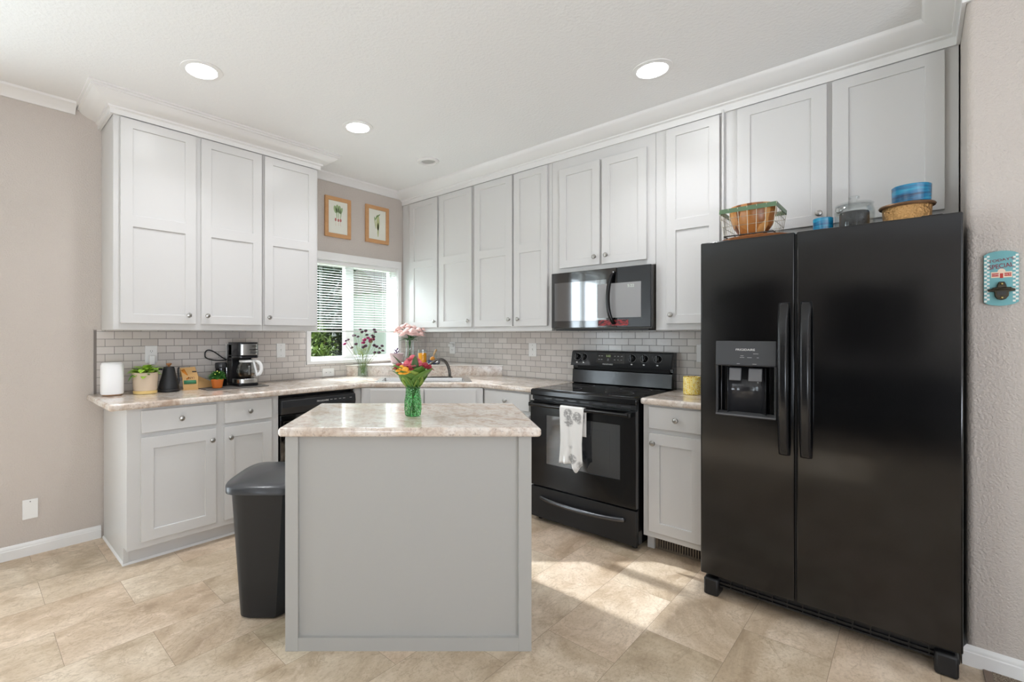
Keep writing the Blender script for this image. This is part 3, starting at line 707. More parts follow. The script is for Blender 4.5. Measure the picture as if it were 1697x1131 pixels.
# ================================================================== FRIDGE
fr = thing('refrigerator', 'black side-by-side refrigerator with ice and water dispenser', 'refrigerator', (3.346, -.45, 0), 'B')
F0, F1, YF = 2.904, 3.788, -.878
M().box(F0+.004, F1-.004, -.795, -.03, .03, 1.732).build('fridge_body', BLKM, fr, bevel=.004)
us = [F0, 2.976, 3.216, 3.284]; zs = [.104, .905, 1.140, 1.258, 1.742]
ld = M().relief(us, zs, lambda i, j: (.062 if j == 1 else 0) if i == 1 else 0, YF, -.80).build('freezer_door', BLKF, fr, bevel=.006, seg=3)
rd = M().box(3.291, F1, YF, -.80, .104, 1.742).build('fridge_door', BLKF, fr, bevel=.006, seg=3)
M().box(3.2842, 3.2908, -.865, -.80, .104, 1.735).build('door_gasket', BLKM, fr)
M().box(F0+.05, F0+.11, -.83, -.77, 1.735, 1.752).box(F1-.11, F1-.05, -.83, -.77, 1.735, 1.752).build('hinge_cover', BLKM, fr, bevel=.003)
for (u, dd) in ((3.248, ld), (3.326, rd)):
    pts = bez([(u, YF, 1.432), (u, YF-.045, 1.425), (u, YF-.066, 1.09), (u, YF-.045, .755), (u, YF, .748)], 24)
    m = M(); vv = []
    for p in pts:
        for a, b in ((-.019, .010), (-.0205, -.004), (-.012, -.013), (.012, -.013), (.0205, -.004), (.019, .010)): vv.append((p.x+a, p.y+b, p.z))
    q = len(pts); m.add(vv, [(i*6+k, i*6+(k+1) % 6, (i+1)*6+(k+1) % 6, (i+1)*6+k) for i in range(q-1) for k in range(6)]+[tuple(range(6)), tuple((q-1)*6+k for k in range(6))[::-1]])
    m.build('door_handle', P('handle_black', (26, 26, 27), .14) if u < 3.3 else bpy.data.materials['handle_black'], (dd, fr), bevel=.002, ang=60)
# dispenser
M().prism_u([(YF-.001, 1.140), (YF-.010, 1.143), (YF-.005, 1.257), (YF+.003, 1.257), (YF+.003, 1.140)], 2.974, 3.218).build('dispenser_panel', DGRY, (ld, fr), bevel=.002)
letters('FRIGIDAIRE', .0135, (3.098, YF-.0095, 1.216), WPR, fr, ld, 'brand_lettering', sx=1.15)
for (u, z, w) in ((3.085, 1.180, .009), (3.115, 1.180, .009), (3.148, 1.180, .004), (3.085, 1.188, .006), (3.140, 1.198, .010), (3.07, 1.150, .006), (3.135, 1.150, .008)):
    M().box(u-w, u+w, YF-.0105, YF-.0085, z-.0012, z+.0012).build('button_mark', GPR, (ld, fr))
M().relief([2.974, 2.982, 3.210, 3.218], [.898, .906, 1.139, 1.142], lambda i, j: None if (i == 1 and j == 1) else 0, YF-.004, YF+.004).build('dispenser_surround', P('dispenser_rim', (58, 58, 60), .25), (ld, fr), bevel=.001)
M().prism_u([(YF-.012, .902), (YF-.012, .908), (YF+.05, .916), (YF+.05, .902)], 2.974, 3.218).build('drip_tray', P('drip_tray_grey', (96, 96, 98), .25), (ld, fr), bevel=.002)
for (a, b) in ((3.025, 3.075), (3.105, 3.160)):
    M().prism_u([(YF+.020, 1.128), (YF+.030, 1.128), (YF+.020, 1.068), (YF+.010, 1.068)], a, b).build('dispenser_paddle', P('paddle_grey', (104, 104, 106), .3) if a < 3.03 else bpy.data.materials['paddle_grey'], (ld, fr), bevel=.003)
n_ = 18; m = M(); vv = []
for k in range(n_+1):
    a = math.pi*(k/n_)
    for zz in (.912, 1.13):
        vv.append((3.096-.078*math.cos(a), YF+.018+.040*math.sin(a), zz))
m.add(vv, [(2*k, 2*k+1, 2*k+3, 2*k+2) for k in range(n_)]); m.build('dispenser_well', P('dispenser_well_gloss', (46, 46, 48), .12), (ld, fr), solid=.002)
# base grille and feet
us = [F0+.07]; 
while us[-1] < F1-.07: us.append(us[-1]+.052 if len(us) % 2 else us[-1]+.004)
us[-1] = F1-.02
M().relief(us, [.045, .053, .062, .070, .079, .087, .098], lambda i, j: .012 if (j in (1, 3, 4) and i % 2 == 0) else 0, -.845, -.80).build('base_grille', P('grille_black', (20, 20, 21), .35), fr)
M().box(F0+.005, F1-.005, -.80, -.70, .03, .10).build('base_pan', BLKM, fr)
for a in (F0+.012, F1-.075):
    M().box(a, a+.065, -.874, -.78, .0, .085).build('foot_cover', BLKM, fr, bevel=.01)

# ================================================================== THINGS ON THE FRIDGE
tray = thing('wooden_tray', 'brown oval wooden tray under the wire basket on the fridge', 'tray', (3.085, -.64, 1.742), 'B')
M().lathe((3.085, -.64, 1.7445), [(.085, 0), (.115, .004), (.140, .020), (.146, .034), (.140, .036), (.118, .026), (.001, .020)], 40, sx=1.0, sy=.72).build('tray_dish', BOARD, tray)
M().tube([(3.205, -.66, 1.775), (3.24, -.66, 1.768), (3.262, -.65, 1.748)], [.010, .012, .008], 10).build('tray_handle', P('pale_handle', (196, 178, 156), .4), tray)
wbk = thing('wire_basket', 'green rimmed wire basket holding a wooden bowl on the fridge', 'basket', (3.075, -.63, 1.782), 'B')
GRM = P('sage_green_metal', (96, 120, 92), .4, .3); WIR = P('pale_wire', (176, 168, 150), .35, .7); WIRD = P('dark_wire', (60, 54, 48), .4, .5)
b0, b1, c0, c1, zt, zb = 2.955, 3.198, -.755, -.505, 1.922, 1.786
ti = .018
rim = M(); rim.relief([b0, b0+.003, b1-.003, b1], [c0, c0+.003, c1-.003, c1], lambda i, j: None if (i == 1 and j == 1) else 0, 0, .022)
rim.v = [(x, z, zt-.022+y) for x, y, z in rim.v]
rim.build('basket_rim', GRM, wbk, label='sage green rim band')
def corner(sx, sy, t):  # t 0 top .. 1 bottom
    return ((b0+ti*t if sx < 0 else b1-ti*t), (c0+ti*t if sy < 0 else c1-ti*t), zt+(zb-zt)*t)
w = M()
for k in range(1, 6):
    f = k/6
    for sy in (-1, 1):
        A, B_ = corner(-1, sy, 0), corner(1, sy, 0); C, D = corner(-1, sy, 1), corner(1, sy, 1)
        w.tube([Vector(A).lerp(Vector(B_), f), Vector(C).lerp(Vector(D), f)], .0013, 6)
    for sx in (-1, 1):
        A, B_ = corner(sx, -1, 0), corner(sx, 1, 0); C, D = corner(sx, -1, 1), corner(sx, 1, 1)
        w.tube([Vector(A).lerp(Vector(B_), f), Vector(C).lerp(Vector(D), f)], .0013, 6)
for t in (.35, .65):
    w.tube([corner(-1, -1, t), corner(1, -1, t), corner(1, 1, t), corner(-1, 1, t)], .0013, 6, closed=True)
for sx in (-1, 1):
    for sy in (-1, 1): w.tube([corner(sx, sy, 0), corner(sx, sy, 1)], .0015, 6)
w.build('wire_mesh', WIR, wbk)
w = M(); w.tube([corner(-1, -1, 1), corner(1, -1, 1), corner(1, 1, 1), corner(-1, 1, 1)], .0035, 8, closed=True)
for f in (.2, .4, .6, .8): w.tube([Vector(corner(-1, -1, 1)).lerp(Vector(corner(1, -1, 1)), f), Vector(corner(-1, 1, 1)).lerp(Vector(corner(1, 1, 1)), f)], .0018, 6)
w.build('basket_floor', WIRD, wbk)
M().lathe((3.075, -.63, 1.789), [(.04, 0), (.055, .003), (.085, .05), (.100, .11), (.102, .150), (.096, .152), (.090, .11), (.07, .045), (.0001, .012)], 40).build('wooden_bowl', BOWL.m, None, origin=(3.075, -.63, 1.789), frame='B', label='staved wooden salad bowl inside the wire basket', cat='bowl')
def bluemat():
    n = N('blue_glaze'); co = n.coord((1, 1, 9)); f = n.noise(co, 5, 4, .6, .4)
    n.link(n.ramp(f, [(.32, lin((16, 44, 74))), (.5, lin((14, 104, 146))), (.62, lin((30, 150, 186)))]), n.b.inputs['Base Color']); n.b.inputs['Roughness'].default_value = .12; n.b.inputs['Coat Weight'].default_value = .5
    n.bump(n.noise(n.coord((1,1,.3)), 60, 2), .3, .002); return n.m
BLUE = bluemat()
M().lathe((3.355, -.62, 1.7435), [(.034, 0), (.038, .003), (.0385, .088), (.0365, .090), (.035, .086), (.034, .012), (.0001, .010)], 36).build('blue_candle_holder', BLUE, None, origin=(3.355, -.62, 1.7435), frame='B', label='small blue banded glass candle holder beside the lidded jar', cat='candle holder')
bt = thing('lidded_glass_jar', 'clear glass jar with knobbed lid and dark contents on the fridge', 'jar', (3.466, -.62, 1.7435), 'B')
M().lathe((3.466, -.62, 1.7435), [(.058, 0), (.067, .006), (.071, .03), (.071, .10), (.065, .122), (.058, .130), (.055, .130), (.062, .120), (.068, .10), (.068, .03), (.062, .008), (.0001, .006)], 40).build('jar_body', GLASS, bt)
M().lathe((3.466, -.62, 1.7435), [(.0001, .0075), (.050, .009), (.052, .03), (.052, .094), (.049, .100), (.0001, .101)], 32).build('jar_contents', P('dark_contents', (46, 44, 42), .7, bump=(120, .6, .003)), bt, label='dark grey contents')
M().lathe((3.466, -.62, 1.7435), [(.0001, .128), (.066, .130), (.068, .134), (.060, .140), (.030, .147), (.010, .150), (.010, .156), (.018, .160), (.020, .167), (.014, .173), (.0001, .174)], 36).build('jar_lid', GLASS, bt)
def goldmat():
    n = N('hammered_gold'); n.b.inputs['Base Color'].default_value = (*lin((206, 160, 104)), 1); n.b.inputs['Metallic'].default_value = .85; n.b.inputs['Roughness'].default_value = .28
    n.bump(n.noise(n.coord(), 75, 4, .6), 1, .012); return n.m
gb = thing('hammered_gold_tin', 'hammered gold tin with bronze rim lid beneath the blue bowl', 'tin', (3.636, -.62, 1.7435), 'B')
M().lathe((3.636, -.62, 1.7435), [(.066, 0), (.074, .004), (.078, .09), (.0001, .09)], 40).build('tin_body', goldmat(), gb)
M().lathe((3.636, -.62, 1.7435), [(.078, .086), (.087, .087), (.090, .093), (.087, .099), (.06, .101), (.0001, .101)], 40).build('tin_lid', P('bronze_rim', (128, 98, 72), .35, .6), gb)
M().lathe((3.650, -.62, 1.8455), [(.056, 0), (.061, .004), (.0625, .072), (.060, .075), (.058, .070), (.056, .012), (.0001, .010)], 40).build('blue_bowl', BLUE, None, origin=(3.650, -.62, 1.8455), frame='B', label='blue glazed straight-sided bowl stacked on the gold tin', cat='bowl')

# ================================================================== RECESSED LIGHTS
LENS = P('led_lens', (255, 255, 255), .5, emit=(252, 254, 255), es=50)
for i, (x, y, on, lab) in enumerate(((-2.578, -.967, 1, 'bright round recessed ceiling light nearest the left wall cabinets'), (-.885, -2.672, 1, 'bright round recessed ceiling light in front of the stove wall'), (-1.578, -.980, 1, 'bright round recessed ceiling light in front of the window side cabinets'), (-.803, -.865, 0, 'unlit round recessed ceiling light above the corner sink'))):
    t = thing('recessed_light', lab, 'ceiling light', (x, y, CZ), 'W', 'recessed ceiling lights')
    if on:
        M().lathe((x, y, CZ), [(.104, 0), (.102, -.004), (.078, -.007), (.074, -.004), (.074, 0)], 40, closed=True).build('trim_ring', WHT, t)
        M().lathe((x, y, CZ), [(.074, -.001), (.070, -.0045), (.0001, -.0055)], 36).build('lens', LENS, t, label='glowing white lens')
    else:
        M().lathe((x, y, CZ), [(.088, 0), (.086, -.010), (.066, -.016), (.060, -.010), (.056, 0)], 40, closed=True).build('trim_ring', WHT, t)
        M().lathe((x, y, CZ), [(.058, -.0005), (.050, -.006), (.0001, -.002)], 36).build('lens', P('unlit_lens', (178, 176, 172), .4), t)

# ================================================================== ISLAND
il = thing('kitchen_island', 'light grey paneled kitchen island with overhanging granite-look top', 'island', (0, -2.8, 0), 'D')
I0, I1, V0, V1 = -.498, .502, -3.120, -2.475
M().relief([I0, I0+.052, I1-.052, I1], [0, .054, .80, .876], lambda i, j: .018 if (i == 1 and j > 0) else (.002 if (i == 1 and j == 0) else 0), V0, V1).build('island_body', CABI, il, bevel=.0012)
m = counter('island_top', None, [(-.520, -3.152), (.537, -3.152), (.537, -2.446), (-.520, -2.446)], None, .8765, .914, 'D')
del m['category']; m.parent = il.ob; m.rotation_euler = (0, 0, 0); m.location = Vector((0, 0, 0))-Vector(il.origin)

# ================================================================== TRASH CAN
tc = thing('trash_can', 'black plastic trash can with domed lid against the island', 'trash can', (-.67, -2.73, 0), 'D')
def dshape(ul, ur, v0, v1, bulge, n=14, rc=.035):
    pts = []
    cy = (v0+v1)/2; hh = (v1-v0)/2
    pts += [(ur-rc, v0), (ur, v0+rc), (ur, v1-rc), (ur-rc, v1)]
    for k in range(n+1):
        a = math.pi/2-math.pi*k/n
        cc, ss = math.cos(a), math.sin(a)
        pts.append((ul+bulge-bulge*abs(cc)**.6, cy+hh*(abs(ss)**.62)*(1 if ss >= 0 else -1)))
    return pts
def loft(m, rings):
    n = len(rings[0][0]); vs = []
    for poly, z in rings: vs += [(x, y, (z(x, y) if callable(z) else z)) for x, y in poly]
    fs = [(i*n+k, i*n+(k+1) % n, (i+1)*n+(k+1) % n, (i+1)*n+k) for i in range(len(rings)-1) for k in range(n)]
    fs += [list(range(n))[::-1], [(len(rings)-1)*n+k for k in range(n)]]
    m.add(vs, fs)
m = M(); B0 = dshape(-.795, -.575, -2.905, -2.57, .07); B1 = dshape(-.832, -.535, -2.93, -2.535, .09)
ins = dshape(-.782, -.588, -2.892, -2.583, .065)
loft(m, [(ins, 0.001), (B0, .012), (B1, .585)]); m.build('can_body', P('trash_black', (30, 31, 33), .38, bump=(90, .1, .001)), tc)
L0 = dshape(-.856, -.524, -2.952, -2.505, .11); L1 = dshape(-.852, -.528, -2.948, -2.51, .11); L2 = dshape(-.80, -.55, -2.90, -2.56, .10); L3 = dshape(-.72, -.60, -2.80, -2.66, .05)
m = M(); loft(m, [(L0, .578), (L0, .604), (L1, .610), (L2, .618), (L3, .627)]); m.build('can_lid', P('trash_lid_grey', (62, 63, 65), .28), tc, ang=50)

# ================================================================== BOUQUET ON THE ISLAND
gu, gv, gz = .007, -2.86, .9142
m = M(); pr = [(.030, 0), (.036, .004), (.040, .03), (.039, .07), (.034, .10), (.033, .128), (.036, .142), (.034, .143), (.0325, .138)]
m.lathe((gu, gv, gz), pr, 48, open_top=True)
m.build('green_glass_vase', GREENG, None, origin=(gu, gv, gz), frame='D', label='green bubbled glass vase on the island top', cat='vase')
bq = thing('flower_bouquet', 'pink and orange bouquet with broad leaves in the green island vase', 'bouquet', (gu, gv, gz+.01), 'D')
LEAF = P('bouquet_leaf', (92, 128, 52), .45, var=.25); LEAFL = P('bouquet_leaf_light', (138, 160, 72), .45, var=.2); LEAFD = P('bouquet_leaf_dark', (70, 92, 50), .5, var=.2)
PINK = P('pink_petal', (216, 104, 118), .6, var=.2); YEL = P('orange_yellow_petal', (240, 168, 44), .55, var=.2); RED = P('deep_red_petal', (158, 44, 58), .6, var=.25)
for mt in (LEAF, LEAFD, PINK, YEL, RED):
    mt.node_tree.nodes['Principled BSDF'].inputs['Subsurface Weight'].default_value = 0
for k in range(9):
    a = k*2.4; r = .012*(k % 3+.4)/2
    M().tube([(gu-r*math.cos(a), gv-r*math.sin(a), gz+.012), (gu+r*math.cos(a), gv+r*math.sin(a), gz+.13), (gu+2.2*r*math.cos(a), gv+2.2*r*math.sin(a), gz+.20)], .0026, 6).build('stem', P('green_stem', (70, 112, 44), .5) if k == 0 else bpy.data.materials['green_stem'], bq)
def cam_dir(a, el):  # a: angle round the vase, 0 = to the viewer's right, -90deg = towards viewer
    return (math.cos(a)*math.cos(el), math.sin(a)*math.cos(el), math.sin(el))
for k in range(15):
    a = -math.pi/2+(k-3)*.47; el = math.radians(61+5*math.sin(k*2.1)); d = cam_dir(a, el)
    M().leaf((gu+.014*math.cos(a), gv+.014*math.sin(a), gz+.125), d, .128+.012*math.sin(k*1.7), .100, -.22, 8, up=(math.cos(a+.001), math.sin(a), 0), fold=-.25).build('broad_leaf', LEAF if k % 3 else LEAFL, bq, solid=.0008)
for k, (a, el, L) in enumerate(((math.pi*.96, 38, .09), (math.pi*.99, 22, .085), (math.pi*1.05, 50, .10), (-.2, 55, .08), (math.pi*.9, 62, .11))):
    M().leaf((gu+.03*math.cos(a), gv+.03*math.sin(a), gz+.19), cam_dir(a, math.radians(el)), L, .026, .2, 5).build('narrow_leaf', LEAFD, bq, solid=.0008)
M().leaf((gu+.012, gv-.055, gz+.205), cam_dir(-1.5, math.radians(80)), .075, .034, .1, 5, up=(0, -1, 0)).build('narrow_leaf', LEAFD, bq, solid=.0008)
for k, (du, dv, dz, r, mt) in enumerate(((.005, -.03, .240, .036, PINK), (-.024, -.022, .240, .032, PINK), (.026, -.01, .242, .032, PINK), (.0, .0, .262, .034, PINK), (-.030, -.062, .212, .032, YEL), (-.048, -.048, .222, .026, YEL), (-.066, -.016, .228, .027, RED), (-.058, .02, .232, .018, RED), (.056, -.022, .232, .028, RED), (.074, -.002, .224, .024, RED), (-.008, -.05, .226, .024, RED))):
    M().bloom((gu+du, gv+dv, gz+dz-.012), r, 4, 6, (du*6, dv*6, 1), 1.0).ball((gu+du, gv+dv, gz+dz), r*.55).build('blossom', mt, bq, solid=.0006)

# ================================================================== LEFT COUNTER ITEMS (frame A)
TOP = .9145
# white smart speaker
sp = thing('white_speaker', 'white rounded cylindrical device at the left end of the counter', 'speaker', (-2.830, -.172, TOP), 'A')
def rrect(c, w, d, r, n=6):
    out = []
    for (sx, sy, a0) in ((1, 1, 0), (-1, 1, 90), (-1, -1, 180), (1, -1, 270)):
        for k in range(n+1):
            a = math.radians(a0+90*k/n); out.append((c[0]+sx*(w/2-r)+r*math.cos(a), c[1]+sy*(d/2-r)+r*math.sin(a)))
    return out
def lay(m, c, w, d, r, stack): loft(m, [(rrect(c, w-2*i, d-2*i, max(r-i, .002)), z) for i, z in stack])
m = M(); lay(m, (-2.830, -.172), .118, .110, .045, [(.002, TOP+.010), (0, TOP+.018), (0, TOP+.188), (.004, TOP+.198), (.014, TOP+.204)]); m.build('speaker_body', P('white_shell', (236, 236, 236), .35), sp, ang=50)
m = M(); lay(m, (-2.830, -.172), .114, .106, .043, [(.012, TOP), (.004, TOP+.004), (.003, TOP+.0105)]); m.build('speaker_base', P('tan_base', (176, 142, 112), .5), sp)
# potted pothos
pp = thing('potted_plant', 'green leafy plant in a wide beige pot with saucer on the counter', 'potted plant', (-2.658, -.200, TOP), 'A', 'potted plants on the counter')
c = (-2.658, -.200, TOP)
M().lathe(c, [(.058, .0), (.066, .002), (.068, .018), (.063, .020), (.0001, .012)], 40).build('saucer', P('straw_saucer', (226, 196, 130), .5), pp)
M().lathe(c, [(.060, .018), (.064, .022), (.0735, .134), (.070, .135), (.068, .118), (.0001, .116)], 40).build('pot', P('beige_ceramic', (206, 186, 162), .55, var=.04), pp)
PL = P('lime_leaf', (150, 190, 60), .4, var=.3); PD = P('green_leaf', (86, 138, 44), .45, var=.3)
fol = M()
for k in range(46):
    a = k*2.399; rr = .012+.052*((k*7) % 10)/10; el = math.radians(8+50*((k*3) % 7)/7)
    fol.leaf((c[0]+rr*math.cos(a)*.7, c[1]+rr*math.sin(a)*.7, TOP+.118+.012*((k*5) % 4)), cam_dir(a, el), .062, .042, .45, 5)
fol.build('foliage', PL, pp, solid=.0006)
fol = M()
for k in range(14):
    a = k*2.1+.5; fol.leaf((c[0]+.02*math.cos(a), c[1]+.02*math.sin(a), TOP+.118), cam_dir(a, math.radians(20+4*(k % 5))), .06, .035, .3, 5)
fol.leaf((c[0]-.06, c[1]-.02, TOP+.125), (-1, -.1, -.3), .05, .03, .6, 5); fol.build('foliage', PD, pp, solid=.0006)
# kettle
kt = thing('electric_kettle', 'matte black gooseneck kettle with wooden lid knob on the counter', 'kettle', (-2.518, -.185, TOP), 'A')
c = (-2.518, -.185, TOP)
MB_ = P('matte_black', (30, 31, 33), .42)
M().lathe(c, [(.062, 0), (.066, .004), (.066, .014), (.062, .018), (.0001, .018)], 36).build('power_base', MB_, kt)
M().lathe(c, [(.060, .019), (.061, .03), (.052, .07), (.039, .12), (.034, .152), (.032, .157), (.0001, .158)], 40).build('kettle_body', MB_, kt)
M().lathe(c, [(.031, .157), (.030, .162), (.012, .165), (.0001, .165)], 32).build('kettle_lid', MB_, kt)
M().lathe(c, [(.006, .163), (.008, .170), (.016, .178), (.017, .185), (.0001, .187)], 24).build('lid_knob', woodmat('knob_wood', (170, 112, 66), (196, 140, 92)), kt)
M().tube(bez([(c[0]+.050, c[1]+.01, TOP+.035), (c[0]+.078, c[1]+.01, TOP+.05), (c[0]+.045, c[1]+.01, TOP+.16), (c[0]+.066, c[1]+.01, TOP+.152)], 12), [.008]*5+[.006]*4+[.005]*4, 8).build('spout', MB_, kt)
M().tube(bez([(c[0]-.03, c[1]+.03, TOP+.145), (c[0]-.09, c[1]+.05, TOP+.17), (c[0]-.09, c[1]+.05, TOP+.06), (c[0]-.08, c[1]+.05, TOP+.05)], 12), .007, 8).build('handle', MB_, kt)
# coffee bag
cb = thing('coffee_bag', 'kraft paper coffee bag with green label behind the small orange pot', 'bag', (-2.385, -.150, TOP), 'A')
KR = P('kraft_paper', (200, 160, 106), .75, bump=(40, .5, .004))
vs = [(-2.432, -.185, TOP), (-2.342, -.200, TOP), (-2.335, -.125, TOP), (-2.125, -.115, TOP), (-2.438, -.186, TOP+.09), (-2.340, -.202, TOP+.09), (-2.336, -.13, TOP+.09), (-2.432, -.12, TOP+.09), (-2.445, -.160, TOP+.150), (-2.352, -.172, TOP+.154), (-2.351, -.165, TOP+.154), (-2.444, -.152, TOP+.150)]
M().add(vs, [(0,1,5,4),(1,2,6,5),(2,3,7,6),(3,0,4,7),(4,5,9,8),(5,6,10,9),(6,7,11,10),(7,4,8,11),(3,2,1,0),(8,9,10,11)]).build('bag_body', KR, cb, bevel=.004)
def onbag(a, h):  # front face, a 0..1, h height
    k = min(h/.09, 1); y = -.186-.015*a
    if h > .09: y += (h-.09)/.062*.026
    return (-2.434+(.092-.002*k)*a-.006*k, y-.0015, TOP+h)
def patch(a0, a1, h0, h1, nm, mt, lab=None):
    M().add([onbag(a0, h0), onbag(a1, h0), onbag(a1, h1), onbag(a0, h1)], [(0,1,2,3)]).build(nm, mt, cb, solid=.0006, label=lab)
patch(.10, .92, .040, .066, 'green_label', P('green_label_ink', (64, 128, 92), .5, var=.3), 'green printed label')
M().add([onbag(.0, .135), onbag(.22, .142), onbag(.50, .082), onbag(.30, .070)], [(0,1,2,3)]).build('orange_stripe', P('orange_stripe_ink', (206, 128, 44), .5), cb, solid=.0006)
patch(.72, 1.0, .118, .126, 'black_label', SLOT)
letters('NYX', .020, onbag(.66, .080), P('brown_ink', (60, 32, 20), .6), cb, name='bag_lettering', sx=1.2)
# tray mat
M().prism(rrect((-2.11, -.215), .43, .255, .02), TOP, TOP+.004).build('counter_mat', P('grey_mat', (98, 94, 90), .75), None, origin=(-2.11, -.215, TOP), frame='A', label='thin dark grey mat under the coffee maker and orange pot', cat='mat')
MT = TOP+.0045
op = thing('potted_plant', 'small bushy plant in an orange terracotta pot on the grey mat', 'potted plant', (-2.228, -.235, MT), 'A', 'potted plants on the counter')
c = (-2.228, -.235, MT)
M().lathe(c, [(.029, 0), (.031, .002), (.039, .050), (.041, .050), (.041, .063), (.038, .063), (.037, .054), (.0001, .053)], 32).build('pot', P('terracotta', (214, 116, 46), .55), op)
fol = M(); BG = P('bush_leaf', (62, 124, 44), .45, var=.35)
for k in range(170):
    a = k*2.399; f = ((k*37) % 170)/170; el = math.radians(5+80*f)
    R = .044*(.55+.5*((k*13) % 10)/10); d = cam_dir(a, el)
    fol.leaf((c[0]+R*d[0], c[1]+R*d[1], MT+.062+R*1.0*d[2]), cam_dir(a+.4*math.sin(k), el*.6), .026, .017, .3, 3)
fol.ball((c[0], c[1], MT+.075), .026); fol.build('foliage', BG, op, solid=.0005)
fb = M()
for (x, z) in ((-.012, .118), (-.026, .098), (.002, .108)): fb.ball((c[0]+x, c[1]-.03, MT+z), .004)
fb.build('flower_bud', P('yellow_bud', (226, 226, 120), .5), op)
# grinder canister
gr = thing('coffee_grinder', 'small black and chrome coffee grinder behind the orange pot', 'grinder', (-2.160, -.118, MT), 'A')
c = (-2.160, -.118, MT)
M().lathe(c, [(.038, 0), (.040, .004), (.037, .13), (.0001, .13)], 32).build('grinder_base', P('gloss_black_small', (18, 18, 19), .15), gr)
M().lathe(c, [(.0385, .130), (.040, .134), (.040, .160), (.036, .168), (.0001, .170)], 32).build('grinder_lid', P('smoky_lid', (52, 52, 54), .12), gr)
M().tube([(c[0]+.036, c[1]-.010, MT+.02), (c[0]+.036, c[1]-.010, MT+.15)], .004, 8).build('chrome_strip', CHROME, gr)
# coffee maker
cm = thing('coffee_maker', 'black and stainless drip coffee maker on the grey counter mat', 'coffee maker', (-2.0, -.19, MT), 'A')
x0, x1, yf, yb = -2.098, -1.945, -.275, -.07
CB = P('coffee_black', (22, 22, 25), .22)
m = M(); m.prism(rrect(((x0+x1)/2, (yf+yb)/2), x1-x0, yb-yf, .022), MT, MT+.020).box(x0, x1-.006, -.155, yb, MT+.015, MT+.30); m.build('housing', CB, cm, bevel=.004)
m = M(); m.prism(rrect(((x0+x1)/2, (yf+yb)/2), x1-x0, yb-yf, .03), MT+.200, MT+.218); m.prism(rrect(((x0+x1)/2, (yf+yb)/2), x1-x0, yb-yf, .03), MT+.218, MT+.314); m.build('brew_head', CB, cm, bevel=.004)
m = M(); loft(m, [(rrect(((x0+x1)/2, -.21), .138, .139, .028), MT+.222), (rrect(((x0+x1)/2, -.21), .138, .139, .028), MT+.302)]); m.build('steel_front_band', STEEL, cm, bevel=.002)
m = M(); loft(m, [(rrect(((x0+x1)/2, -.200), .150, .158, .045), MT+.020), (rrect(((x0+x1)/2, -.200), .150, .158, .045), MT+.052)]); m.build('steel_base_band', STEEL, cm, bevel=.003)
M().lathe(((x0+x1)/2, -.212, MT), [(.058, .052), (.060, .056), (.0001, .057)], 30).build('hot_plate', CB, cm)
for (u, z, w) in ((-1.985, .285, .016), (-2.0, .262, .022), (-1.975, .262, .018), (-1.99, .242, .024)):
    M().box(u-w, u+w, -.2802, -.2785, MT+z-.003, MT+z+.003).build('panel_mark', SLOT, cm)
cf = thing('glass_carafe', 'glass coffee carafe with white handle seated in the coffee maker', 'carafe', ((x0+x1)/2, -.222, MT+.058), 'A')
cx, cy = (x0+x1)/2, -.222; zc = MT+.0575
M().lathe((cx, cy, zc), [(.040, 0), (.052, .004), (.064, .035), (.065, .060), (.056, .090), (.044, .112), (.042, .122), (.040, .122), (.042, .110), (.054, .089), (.0625, .060), (.0615, .035), (.050, .006), (.0001, .004)], 40).build('carafe_glass', GLASS, cf)
M().lathe((cx, cy, zc), [(.044, .112), (.047, .114), (.047, .126), (.044, .129), (.0001, .130)], 32).build('carafe_collar', OUTL, cf)
hp = M(); hp.tube(bez([(cx+.040, cy-.022, zc+.122), (cx+.10, cy-.052, zc+.128), (cx+.108, cy-.056, zc+.05), (cx+.086, cy-.044, zc+.018), (cx+.062, cy-.030, zc+.014)], 16), [.009]*3+[.0125]*11+[.009]*3, 10); hp.tube([(cx+.044, cy-.026, zc+.120), (cx+.066, cy-.034, zc+.018)], .008, 8); hp.build('carafe_handle', OUTL, cf)
sm = M()
for k in range(6): sm.box(cx-.012, cx+.002, cy-.0665, cy-.0655, zc+.030+k*.011, zc+.0315+k*.011)
sm.build('measure_marks', WPR, cf)
M().lathe((cx, cy, zc), [(.0001, .005), (.049, .0065), (.0615, .03), (.0615, .032), (.0001, .032)], 32).build('coffee_residue', glassmat('pale_brown_liquid', (.75, .62, .5)), cf)
cd_ = M(); cd_.tube(bez([(-2.095, -.06, MT+.185), (-2.14, -.03, MT+.20), (-2.17, -.02, MT+.27), (-2.245, -.02, MT+.285), (-2.235, -.02, MT+.215)], 18)+bez([(-2.235, -.02, MT+.215), (-2.235, -.02, MT+.19), (-2.17, -.03, MT+.175), (-2.098, -.055, MT+.182)], 10)[1:], .0042, 8)
cd_.build('power_cord', MB_, None, origin=(-2.17, -.03, MT+.2), frame='A', label='looped black power cord beside the coffee maker', cat='cord')

